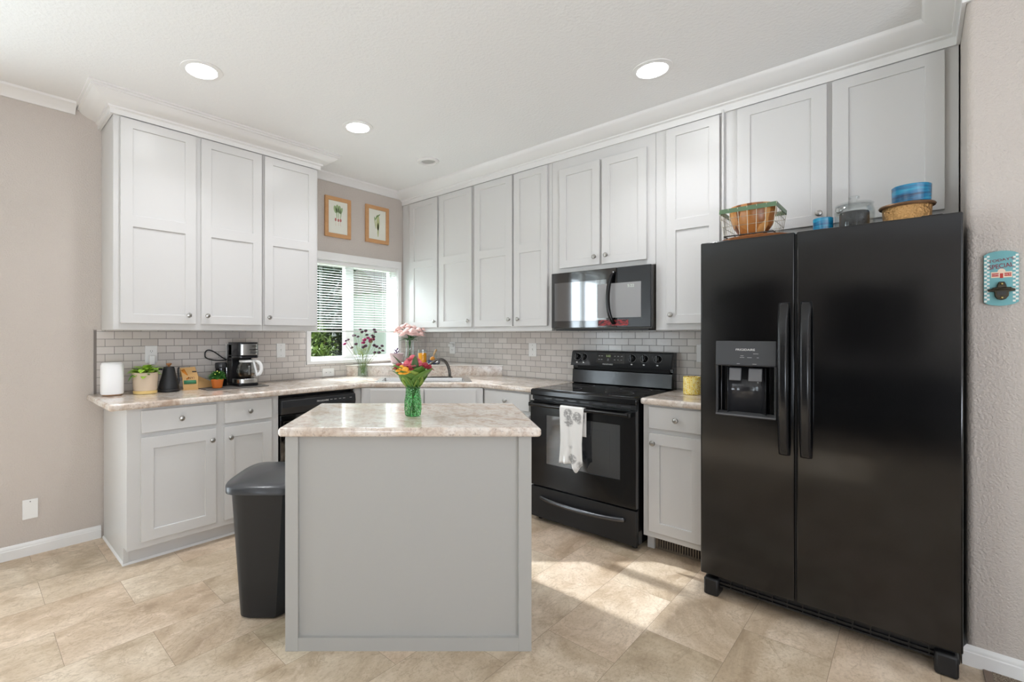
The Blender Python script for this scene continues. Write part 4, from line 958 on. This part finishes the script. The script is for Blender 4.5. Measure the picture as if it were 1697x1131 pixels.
# ================================================================== OUTLETS
def outlet(label, u0, u1, z0, z1, frame, kind='duplex', y=-.0085, nm='wall_outlet', cat='outlet'):
    o = thing(nm, label, cat, ((u0+u1)/2, y, (z0+z1)/2), frame, 'wall plates')
    M().box(u0, u1, y-.006, y, z0, z1).build('cover_plate', OUTL, o, bevel=.002)
    uc, zc = (u0+u1)/2, (z0+z1)/2
    if kind == 'duplex':
        for dz in (-.020, .020):
            M().prism_y([(uc+.015*math.cos(a)*1, zc+dz+.013*math.sin(a)) for a in [k*math.pi/10 for k in range(20)]], y-.0075, y-.005).build('socket', OUTL, o)
            M().box(uc-.007, uc-.005, y-.0082, y-.007, zc+dz-.002, zc+dz+.006).box(uc+.005, uc+.007, y-.0082, y-.007, zc+dz-.002, zc+dz+.006).ball((uc, y-.0078, zc+dz-.007), .002, n=8, m=5).build('socket_slots', SLOT, o)
    elif kind == 'wide':
        for du in (-.022, .022):
            M().box(uc+du-.014, uc+du+.014, y-.0075, y-.005, zc-.013, zc+.013).build('socket', OUTL, o, bevel=.001)
            M().box(uc+du-.004, uc+du-.002, y-.0082, y-.007, zc-.004, zc+.004).box(uc+du+.002, uc+du+.004, y-.0082, y-.007, zc-.004, zc+.004).build('socket_slots', SLOT, o)
    elif kind == 'switch':
        M().box(uc-.005, uc+.005, y-.0075, y-.005, zc-.012, zc+.012).build('switch_slot', WHT, o)
        M().box(uc-.0035, uc+.0035, y-.014, y-.006, zc+.000, zc+.010).build('toggle', OUTL, o, bevel=.001)
        M().ball((uc, y-.006, zc+.04), .002, n=8, m=5).ball((uc, y-.006, zc-.04), .002, n=8, m=5).build('screw', SLOT, o)
    elif kind == 'blank':
        M().ball((uc, y-.006, zc+.044), .003, n=8, m=5).build('screw', SLOT, o)
    return o
outlet('white outlet plate above the beige potted plant', -2.614, -2.541, 1.098, 1.213, 'A')
outlet('white switch plate right of the coffee maker', -1.682, -1.607, 1.103, 1.218, 'A', 'switch', nm='light_switch', cat='switch')
outlet('white outlet plate partly behind the coffee maker', -2.085, -2.012, 1.106, 1.222, 'A')
outlet('low horizontal white outlet plate below the window edge', -1.262, -1.144, .922, .993, 'A', 'wide')
outlet('white outlet plate on the tiles right of the corner ledge', .353, .428, 1.100, 1.217, 'B')
outlet('white switch plate on the tiles left of the stove', 1.297, 1.374, 1.101, 1.217, 'B', 'switch', nm='light_switch', cat='switch')
outlet('white outlet plate on the tiles above the yellow candle', 2.628, 2.703, 1.105, 1.224, 'B')
outlet('blank white cover plate low on the bare beige wall', -3.236, -3.166, .212, .325, 'A', 'blank', y=-.0005, nm='cover_plate_blank', cat='wall plate')
M().box(-2.595, -2.560, -.05, -.0158, 1.085, 1.150).build('plug_adapter', OUTL, None, origin=(-2.578, -.03, 1.115), frame='A', bevel=.006, label='white plug adapter in the outlet above the beige pot', cat='plug')
M().box(.362, .42, -.048, -.0158, 1.17, 1.20).build('plug_adapter', OUTL, None, origin=(.39, -.03, 1.18), frame='B', bevel=.006, label='small white plug in the outlet beside the corner ledge', cat='plug')

# ================================================================== YELLOW CANDLE
def mosaicmat():
    n = N('yellow_mosaic'); co = n.coord((1,1,1)); v = n.node('TexVoronoi'); v.feature = 'F1'; v.inputs['Scale'].default_value = 95; v.inputs['Randomness'].default_value = .55; n.link(co, v.inputs['Vector'])
    e = n.node('TexVoronoi'); e.feature = 'DISTANCE_TO_EDGE'; e.inputs['Scale'].default_value = 95; e.inputs['Randomness'].default_value = .55; n.link(co, e.inputs['Vector'])
    sp = n.node('SeparateColor'); n.link(v.outputs['Color'], sp.inputs[0])
    c = n.ramp(sp.outputs[0], [(0, lin((214, 168, 30))), (.5, lin((240, 206, 60))), (1, lin((248, 230, 140)))])
    n.link(n.mix(n.ramp(e.outputs['Distance'], [(.04, (1,1,1)), (.10, (0,0,0))]), c, lin((246, 236, 190))), n.b.inputs['Base Color']); n.b.inputs['Roughness'].default_value = .18; return n.m
M().lathe((2.672, -.25, TOP), [(.046, 0), (.050, .003), (.050, .108), (.048, .111), (.045, .108), (.044, .09), (.0001, .09)], 40).build('candle_holder', mosaicmat(), None, origin=(2.672, -.25, TOP), frame='B', label='yellow mosaic glass candle holder on the short counter by the fridge', cat='candle holder')

# ================================================================== PICTURES
def picture(label, u0, u1, z0, z1, kind):
    p = thing('framed_picture', label, 'picture', ((u0+u1)/2, -.001, z0), 'A', 'framed vegetable prints above the window')
    t = .034
    M().relief([u0, u0+t, u1-t, u1], [z0, z0+t, z1-t, z1], lambda i, j: None if (i == 1 and j == 1) else 0, -.022, -.002).build('frame', OAK, p, bevel=.002)
    M().box(u0+t, u1-t, -.012, -.003, z0+t, z1-t).build('mat_board', P('print_paper', (222, 222, 210), .6) if kind == 0 else bpy.data.materials['print_paper'], p)
    uc = (u0+u1)/2; y = -.0128
    def blob(mt, nm, shapes, off=0):
        m = M()
        for (cx, cz, rx, rz, rot) in shapes:
            pts = [(cx+rx*math.cos(a)*math.cos(rot)-rz*math.sin(a)*math.sin(rot), cz+rx*math.cos(a)*math.sin(rot)+rz*math.sin(a)*math.cos(rot)) for a in [k*math.pi/7 for k in range(14)]]
            m.prism_y(pts, y-off, y+.001)
        m.build(nm, mt, p)
    zt = z1-t
    if kind == 0:
        blob(P('print_leaf', (158, 178, 132), .7, var=.2), 'printed_leaves', [(uc-.028, zt-.075, .016, .034, .25), (uc-.008, zt-.065, .016, .036, .0), (uc+.014, zt-.07, .016, .036, -.1), (uc+.034, zt-.08, .013, .032, -.35), (uc-.012, zt-.12, .005, .035, .05), (uc+.008, zt-.12, .004, .035, 0), (uc+.03, zt-.12, .004, .035, -.1)])
        blob(P('print_radish', (180, 104, 100), .7), 'printed_radishes', [(uc-.024, zt-.165, .009, .015, 0), (uc+.004, zt-.168, .009, .014, 0), (uc+.028, zt-.166, .009, .015, 0)], .0003)
        blob(P('print_root', (214, 196, 176), .7), 'printed_roots', [(uc-.022, zt-.20, .002, .022, 0), (uc+.006, zt-.20, .002, .02, 0), (uc+.028, zt-.20, .002, .02, 0)])
    else:
        blob(P('print_pale_green', (186, 192, 142), .7, var=.12), 'printed_root', [(uc+.008, zt-.12, .020, .075, .0), (uc+.010, zt-.19, .009, .07, 0), (uc-.024, zt-.13, .006, .055, .15)])
        blob(P('print_stalk', (132, 158, 108), .7), 'printed_stalks', [(uc-.012, zt-.075, .006, .03, -.5), (uc+.012, zt-.055, .006, .03, -.9), (uc-.03, zt-.09, .005, .02, .2)], .0003)
picture('oak framed print of red radishes with green tops', -1.237, -.968, 2.156, 2.514, 0)
picture('oak framed print of a pale green root vegetable nearer the corner', -.800, -.524, 2.166, 2.520, 1)

# ================================================================== WALL SIGN
sg = thing('bottle_opener_sign', 'turquoise retro sign with metal bottle opener on the right wall', 'sign', (3.891, -.709, 1.40), 'B')
a0, a1, q0, q1 = 3.848, 3.934, 1.402, 1.597; Y0 = -.7085
poly = [(a0, q0+.008)]+[(a0+(a1-a0)*k/8, q0+.004-.010*math.sin(math.pi*k/8)) for k in range(1, 8)]+[(a1, q0+.008), (a1, q1-.008)]+[(a1-(a1-a0)*k/8, q1-.004+.010*math.sin(math.pi*k/8)) for k in range(1, 8)]+[(a0, q1-.008)]
M().prism_y(poly, Y0-.010, Y0).build('sign_board', P('turquoise_paint', (112, 172, 176), .4, var=.12), sg)
cw, cb2 = P('checker_white', (232, 234, 226), .4), None
for s_ in (0, 1):
    m = M(); base = a0+.001 if s_ == 0 else a1-.0145
    for i in range(2):
        for j in range(24):
            if (i+j) % 2 == 0:
                m.box(base+i*.0068, base+i*.0068+.0068, Y0-.0106, Y0-.0095, q0+.008+j*.0074, q0+.008+(j+1)*.0074)
    m.build('checker_border', cw, sg, label='white checkered side border')
SR = P('sign_maroon', (140, 50, 64), .5)
letters("TODAY'S", .0135, (3.891, Y0-.0108, 1.568), SR, sg, name='sign_lettering', slope=math.radians(-8), sx=1.15)
letters('SPECIAL', .0240, (3.891, Y0-.0108, 1.545), SR, sg, name='sign_lettering', slope=math.radians(-8), sx=.72)
M().box(3.866, 3.918, Y0-.0108, Y0-.0095, 1.502, 1.524).prism_y([(3.892+.010*math.cos(a), 1.524+.012*math.sin(a)) for a in [k*math.pi/10 for k in range(11)]], Y0-.0108, Y0-.0095).build('diner_band', P('sign_cream', (236, 214, 190), .5), sg)
M().box(3.868, 3.885, Y0-.0112, Y0-.010, 1.507, 1.519).box(3.899, 3.916, Y0-.0112, Y0-.010, 1.507, 1.519).box(3.888, 3.896, Y0-.0112, Y0-.010, 1.500, 1.518).build('red_panel', P('sign_red', (188, 56, 44), .5), sg)
letters('COME', .0065, (3.8765, Y0-.0113, 1.513), cw, sg, name='sign_lettering'); letters('ON IN', .0060, (3.9075, Y0-.0113, 1.513), cw, sg, name='sign_lettering')
IR = P('cast_iron_bronze', (72, 66, 54), .45, .7)
hook = [(3.885, 1.486), (3.899, 1.486), (3.903, 1.474), (3.904, 1.466), (3.926, 1.458), (3.924, 1.450), (3.910, 1.449), (3.909, 1.432), (3.902, 1.421), (3.892, 1.417), (3.881, 1.421), (3.875, 1.432), (3.874, 1.449), (3.859, 1.450), (3.858, 1.458), (3.880, 1.466), (3.881, 1.474)]
op_ = M().prism_y(hook, Y0-.020, Y0-.010).build('bottle_opener', IR, sg, bevel=.002)
M().prism_u([(Y0-.020, 1.466), (Y0-.030, 1.459), (Y0-.028, 1.455), (Y0-.020, 1.455)], 3.868, 3.916).build('opener_lip', IR, (op_, sg), bevel=.002)
M().box(3.880, 3.903, Y0-.0215, Y0-.0195, 1.436, 1.449).build('opener_mouth', SLOT, (op_, sg))
M().ball((3.892, Y0-.020, 1.478), .0042).ball((3.892, Y0-.020, 1.426), .0042).build('screw', P('brass_screw', (190, 170, 110), .3, .9), (op_, sg))

# ================================================================== LEDGE AND WINDOW THINGS (world / D frame)
LZ = 1.0165
def D2(px, depth): return ((px-725.6)*depth/792.2+.1216, depth-5.0601)
# burgundy dried bouquet in clear vase, on the counter before the ledge
u, v = D2(601, 4.275); z0 = .9146
vs_t = thing('clear_glass_vase', 'clear glass vase of water standing on the counter before the window', 'vase', (u, v, z0), 'D')
M().lathe((u, v, z0), [(.040, 0), (.046, .003), (.046, .02), (.040, .10), (.055, .20), (.053, .20), (.038, .10), (.043, .02), (.042, .010), (.0001, .009)], 40).build('vase_glass', GLASS, vs_t)
M().lathe((u, v, z0), [(.0001, .010), (.0425, .011), (.0425, .02), (.0378, .085), (.0001, .086)], 32).build('vase_water', glassmat('water', (.88, .95, .90), ior=1.33), vs_t)
bq2 = thing('flower_bouquet', 'airy burgundy and dark purple flowers in the clear vase by the window', 'bouquet', (u, v, z0+.012), 'D')
STG = P('pale_stem', (122, 138, 78), .55); BUR = P('burgundy_petal', (148, 28, 84), .6, var=.25); DPL = P('dark_plum_petal', (86, 58, 70), .65, var=.25); GRN2 = P('light_green_sprig', (150, 164, 90), .6)
heads = [(571, 570, 1), (573, 565, 0), (577, 563, 0), (583, 576, 0), (600, 550, 0), (606, 548, 0), (620, 546, 0), (622, 550, 0), (617, 556, 0), (610, 560, 1), (604, 563, 1), (614, 563, 1), (618, 562, 1), (602, 568, 1), (588, 556, 0), (593, 558, 0), (590, 570, 0), (620, 572, 0), (624, 574, 0), (633, 573, 0), (629, 577, 0), (634, 581, 0), (621, 584, 0), (628, 584, 0), (602, 575, 0), (614, 566, 1), (608, 555, 0), (597, 546, 0), (586, 556, 0), (606, 573, 0), (619, 558, 0)]
for k, (px, py, c_) in enumerate(heads):
    dp = 4.275+.05*math.sin(k*2.3); hu, hv = D2(px, dp); hz = H-(py-555.8)*dp/792.2
    b = (u+.012*math.sin(k*1.9), v+.012*math.cos(k*2.7), z0+.03); mid = (u+(hu-u)*.28+.01*math.sin(k), v+(hv-v)*.3, z0+.155)
    M().tube(bez([b, mid, (hu-(hu-u)*.2, hv, hz-.05), (hu, hv, hz-.004)], 7), .0013, 5).build('stem', STG, bq2)
    M().bloom((hu, hv, hz-.006), .019 if c_ else .016, 3, 6, (hu-u, -.5+.2*math.sin(k), .6)).ball((hu, hv, hz), .009, n=8, m=5).build('blossom', BUR if c_ else DPL, bq2, solid=.0005)
m = M()
for k in range(40):
    a = k*2.399; m.leaf((u+.02*math.cos(a), v+.02*math.sin(a), z0+.17+.002*k), cam_dir(a, math.radians(35+20*math.sin(k))), .04+.02*math.sin(k*1.3), .008, .1, 3)
m.build('sprigs', GRN2, bq2, solid=.0004)
# pink carnations in glass pitcher on the ledge
u, v = D2(679, 4.62); z0 = LZ
pt = thing('glass_pitcher', 'clear glass pitcher with handle on the corner ledge', 'pitcher', (u, v, z0), 'D')
M().lathe((u, v, z0), [(.044, 0), (.052, .004), (.052, .03), (.040, .11), (.042, .20), (.050, .225), (.048, .225), (.040, .20), (.037, .11), (.049, .03), (.048, .010), (.0001, .009)], 36).build('pitcher_glass', GLASS, pt)
M().tube(bez([(u+.040, v, z0+.205), (u+.115, v-.01, z0+.23), (u+.10, v-.01, z0+.06), (u+.044, v, z0+.08)], 14), .0065, 8).build('pitcher_handle', GLASS, pt)
bq3 = thing('flower_bouquet', 'pale pink carnations with dark leaves in the glass pitcher', 'bouquet', (u, v, z0+.012), 'D')
PPK = P('pale_pink_petal', (242, 208, 202), .65, var=.1); DLF = P('deep_green_leaf', (56, 98, 50), .5, var=.3)
for k in range(12):
    a = k*2.399; M().tube([(u+.015*math.cos(a), v+.015*math.sin(a), z0+.02), (u-.01*math.cos(a), v+.01*math.sin(a), z0+.2), (u+.04*math.cos(a), v+.04*math.sin(a), z0+.32)], .003, 6).build('stem', DLF, bq3)
for k, (px, py, dd, r) in enumerate(((660, 543, 0, .034), (668, 541, .05, .034), (677, 541, .03, .036), (686, 543, .04, .036), (694, 546, 0, .034), (700, 549, .03, .028), (672, 550, -.05, .036), (682, 552, -.06, .036), (690, 553, -.03, .032), (664, 549, -.02, .030), (676, 546, -.04, .034), (657, 548, .03, .028), (703, 545, .0, .028), (673, 538, .06, .03), (690, 540, .07, .03), (684, 547, -.07, .034), (698, 553, -.03, .027), (667, 553, -.06, .028))):
    dp = 4.62+dd; hu, hv = D2(px, dp); hz = H-(py-555.8)*dp/792.2
    M().bloom((hu, hv, hz-.018), r*1.15, 5, 10, ((hu-u)*4, (hv-v)*4-.1, 1), 1.15).ball((hu, hv, hz-.004), r*.85, (1, 1, .7), n=10, m=6).build('blossom', PPK, bq3, solid=.0006)
for k in range(14):
    a = k*2.399; M().leaf((u+.02*math.cos(a), v+.02*math.sin(a), z0+.22), cam_dir(a, math.radians(15+30*(k % 3)/2)), .09, .036, .35, 5).build('leaf', DLF, bq3, solid=.0006)
# mauve pot with small plant
u, v = D2(657, 4.50)
mp_ = thing('potted_plant', 'tiny purple leaved plant in a mauve pot on the corner ledge', 'potted plant', (u-.0, v, LZ), 'D', 'potted plants on the ledge')
M().lathe((u, v, LZ), [(.042, 0), (.048, .003), (.068, .096), (.064, .097), (.060, .085), (.0001, .084)], 32).build('pot', P('mauve_ceramic', (168, 146, 146), .5), mp_)
pf = M(); PUR = P('purple_leaf', (96, 66, 104), .5, var=.25)
for k in range(12):
    a = k*2.399; pf.leaf((u+.01*math.cos(a), v, LZ+.085+.004*k), cam_dir(a, math.radians(50)), .038, .016, .3, 3)
pf.build('foliage', PUR, mp_, solid=.0006)
pf = M()
for k in range(10):
    a = k*2.399; pf.leaf((u-.045+.008*math.cos(a), v-.02, LZ+.088), cam_dir(a, math.radians(30)), .024, .014, .3, 3)
pf.build('yellow_flower', P('pale_yellow_petal', (224, 226, 130), .5), mp_, solid=.0006)
# amber candle glass
u, v = D2(700, 4.50)
cg = thing('candle_glass', 'tall clear glass with amber orange wax on the corner ledge', 'candle', (u, v, LZ), 'D')
M().lathe((u, v, LZ), [(.042, 0), (.046, .003), (.047, .132), (.044, .132), (.043, .012), (.0001, .010)], 32).build('candle_cup', GLASS, cg)
M().lathe((u, v, LZ), [(.0001, .0105), (.040, .011), (.041, .100), (.0001, .101)], 32).build('candle_wax', P('amber_wax', (238, 160, 24), .4), cg, label='amber orange wax')
# small orange jar, figurine and navy dish
u, v = D2(719, 4.44)
M().lathe((u, v, LZ), [(.040, 0), (.055, .006), (.060, .036), (.056, .036), (.050, .010), (.0001, .008)], 28).build('navy_dish', P('navy_glaze', (44, 62, 96), .3), None, origin=(u, v, LZ), frame='D', label='small navy blue dish at the right of the corner ledge', cat='dish')
oj = thing('ornament_cup', 'small glass cup with orange ball and figurine in the navy dish', 'ornament', (u-.012, v, LZ+.0085), 'D')
M().lathe((u-.012, v, LZ+.010), [(.022, 0), (.034, .01), (.040, .05), (.037, .09), (.035, .09), (.038, .05), (.032, .012), (.0001, .003)], 28).build('ornament_glass', GLASS, oj)
M().ball((u-.012, v, LZ+.046), .024).build('orange_ball', P('orange_ball', (236, 150, 40), .4), oj)
M().tube([(u-.004, v, LZ+.066), (u+.004, v, LZ+.10), (u+.016, v, LZ+.120)], [.006, .010, .008], 8).ball((u+.020, v, LZ+.128), .011).build('figurine', P('tan_figurine', (190, 158, 120), .6, var=.2), oj)

# ================================================================== LIVING SIDE (dark furnishings added out of view for the fridge door reflections)
struct(M().box(-7.49, -5.3, -7.9, -.02, 0, .008), 'floor_rug_carpet', bpy.data.materials['speckled_carpet'])
DARK = P('dark_canvas', (34, 28, 26), .7, var=.4)
ar = thing('dark_artwork', 'large dark canvas added on the opposite wall to be mirrored in the right fridge door', 'picture', (-7.49, -3.2, 1.0), 'W')
M().box(-7.497, -7.46, -3.73, -2.68, .98, 2.0).build('canvas', DARK, ar, bevel=.003)
bk = thing('dark_bookcase', 'tall dark bookcase added on the opposite wall to darken the freezer door reflection', 'bookcase', (-7.3, -1.7, .009), 'W')
DW = P('dark_walnut', (48, 36, 30), .5)
M().box(-7.49, -7.47, -2.2, -1.2, .009, 2.12).box(-7.47, -7.12, -2.2, -2.17, .009, 2.12).box(-7.47, -7.12, -1.23, -1.2, .009, 2.12).box(-7.47, -7.12, -2.2, -1.2, 2.09, 2.12).build('case', DW, bk)
for z_ in (.06, .5, .95, 1.4, 1.85): M().box(-7.47, -7.13, -2.17, -1.23, z_, z_+.025).build('shelf', DW, bk)
so = thing('dark_sofa', 'low charcoal sofa added across the room to be mirrored in the fridge doors', 'sofa', (-6.5, -3.1, .009), 'W')
CH = P('charcoal_fabric', (44, 44, 46), .85)
M().box(-6.9, -6.0, -4.2, -2.1, .12, .42).build('seat', CH, so, bevel=.04, seg=3)
M().box(-7.05, -6.8, -4.2, -2.1, .12, .85).build('backrest', CH, so, bevel=.05, seg=3)
for y_ in (-4.35, -2.15): M().box(-7.0, -6.0, y_, y_+.2, .12, .62).build('armrest', CH, so, bevel=.04, seg=3)
for x_ in (-6.95, -6.1):
    for y_ in (-4.3, -2.1): M().box(x_, x_+.05, y_, y_+.05, .009, .13).build('leg', DW, so)

# ================================================================== OUTSIDE
def lawnmat():
    n = N('lawn'); co = n.wcoord(); n.link(n.ramp(n.noise(co, 3, 6, .7), [(.35, lin((70, 88, 40))), (.6, lin((134, 146, 78)))]), n.b.inputs['Base Color']); n.b.inputs['Roughness'].default_value = .9; return n.m
M().box(-12, 30, .6, 40, -.45, -.30).build('lawn', lawnmat(), None, kind='structure')
SHL = P('shrub_leaf', (70, 92, 46), .6, var=.4); SHL2 = P('shrub_leaf_light', (118, 138, 74), .6, var=.3); BRK = P('bark', (92, 78, 62), .9, var=.2)
def shrub(x, y, r, h, mt, lab, n=900):
    t = thing('garden_shrub', lab, 'shrub', (x, y, -.30), 'W', 'shrubs outside the window')
    M().tube([(x, y, -.3), (x+.05, y, h*.3), (x-.03, y, h*.55)], [.05, .04, .03], 8).build('trunk', BRK, t)
    m = M(); rnd = random.Random(int(x*100))
    for k in range(n):
        a = rnd.uniform(0, 6.283); q = rnd.random()**.5; zz = rnd.random()
        R = r*q*math.sin(math.pi*(.15+.8*zz))
        p = (x+R*math.cos(a), y+R*math.sin(a), -.25+h*zz)
        m.leaf(p, (rnd.uniform(-1, 1), rnd.uniform(-1, 1), rnd.uniform(-.3, 1)), rnd.uniform(.10, .2), rnd.uniform(.05, .10), .2, 2)
    m.build('foliage', mt, t)
shrub(1.25, 4.3, .62, 1.25, SHL2, 'pale green loose shrub just outside the left window pane', 1300)
shrub(3.3, 8.4, 1.0, 2.2, SHL2, 'pale green shrub farther back outside the left window pane', 1500)
def tree(x, y, r, h, lab, n=2600):
    t = thing('garden_tree', lab, 'tree', (x, y, -.30), 'W', 'trees behind the garden')
    M().tube([(x, y, -.3), (x+.05, y, h*.3), (x-.03, y, h*.7)], [.14, .11, .06], 8).build('trunk', BRK, t)
    m = M(); rnd = random.Random(int(x*100+y))
    for k in range(9):
        zz = -.1+h*(k+.6)/9.6; rr = r*(.55+.4*math.sin(math.pi*(k+.7)/9.5)); m.ball((x+rnd.uniform(-.2, .2), y+rnd.uniform(-.2, .2), zz), rr*.98, (1, 1, .7), 10, 6)
    for k in range(n):
        a = rnd.uniform(0, 6.283); zz = rnd.random(); R = r*(.75+.3*rnd.random())*(.45+.55*math.sin(math.pi*(.1+.85*zz)))
        m.leaf((x+R*math.cos(a), y+R*math.sin(a), -.25+h*zz), (rnd.uniform(-1, 1), rnd.uniform(-1, 1), rnd.uniform(-.3, 1)), rnd.uniform(.16, .34), rnd.uniform(.09, .18), .2, 2)
    m.build('foliage', TRL, t)
TRL = P('tree_leaf', (46, 62, 40), .7, var=.45)
tree(4.5, 11.6, 1.3, 4.8, 'tall dark tree behind the left window pane')
tree(7.4, 11.2, 1.35, 5.0, 'tall dark tree behind the middle of the window')
tree(10.4, 10.8, 1.3, 4.8, 'tall dark tree rightmost beyond the garden shed')
tree(8.7, 15.8, 1.9, 6.0, 'tall dark tree farthest back in the gap between the others')
sd = thing('garden_shed', 'pale sided outbuilding seen through the right window pane', 'shed', (6.3, 5.5, -.30), 'W')
SID = N('pale_siding'); wvv = SID.node('TexWave'); wvv.bands_direction = 'X'; wvv.inputs['Scale'].default_value = 3; SID.link(SID.wcoord(), wvv.inputs[0]); SID.link(SID.mix(wvv.outputs['Fac'], lin((158, 166, 160)), lin((178, 184, 178))), SID.b.inputs['Base Color'])
M().box(3.35, 6.6, 4.9, 6.6, -.3, 2.3).build('shed_wall', SID.m, sd)
M().prism_u([(4.7, 2.28), (5.75, 2.9), (6.8, 2.28)], 3.25, 6.7).build('shed_roof', P('shed_roof', (120, 116, 112), .8), sd)
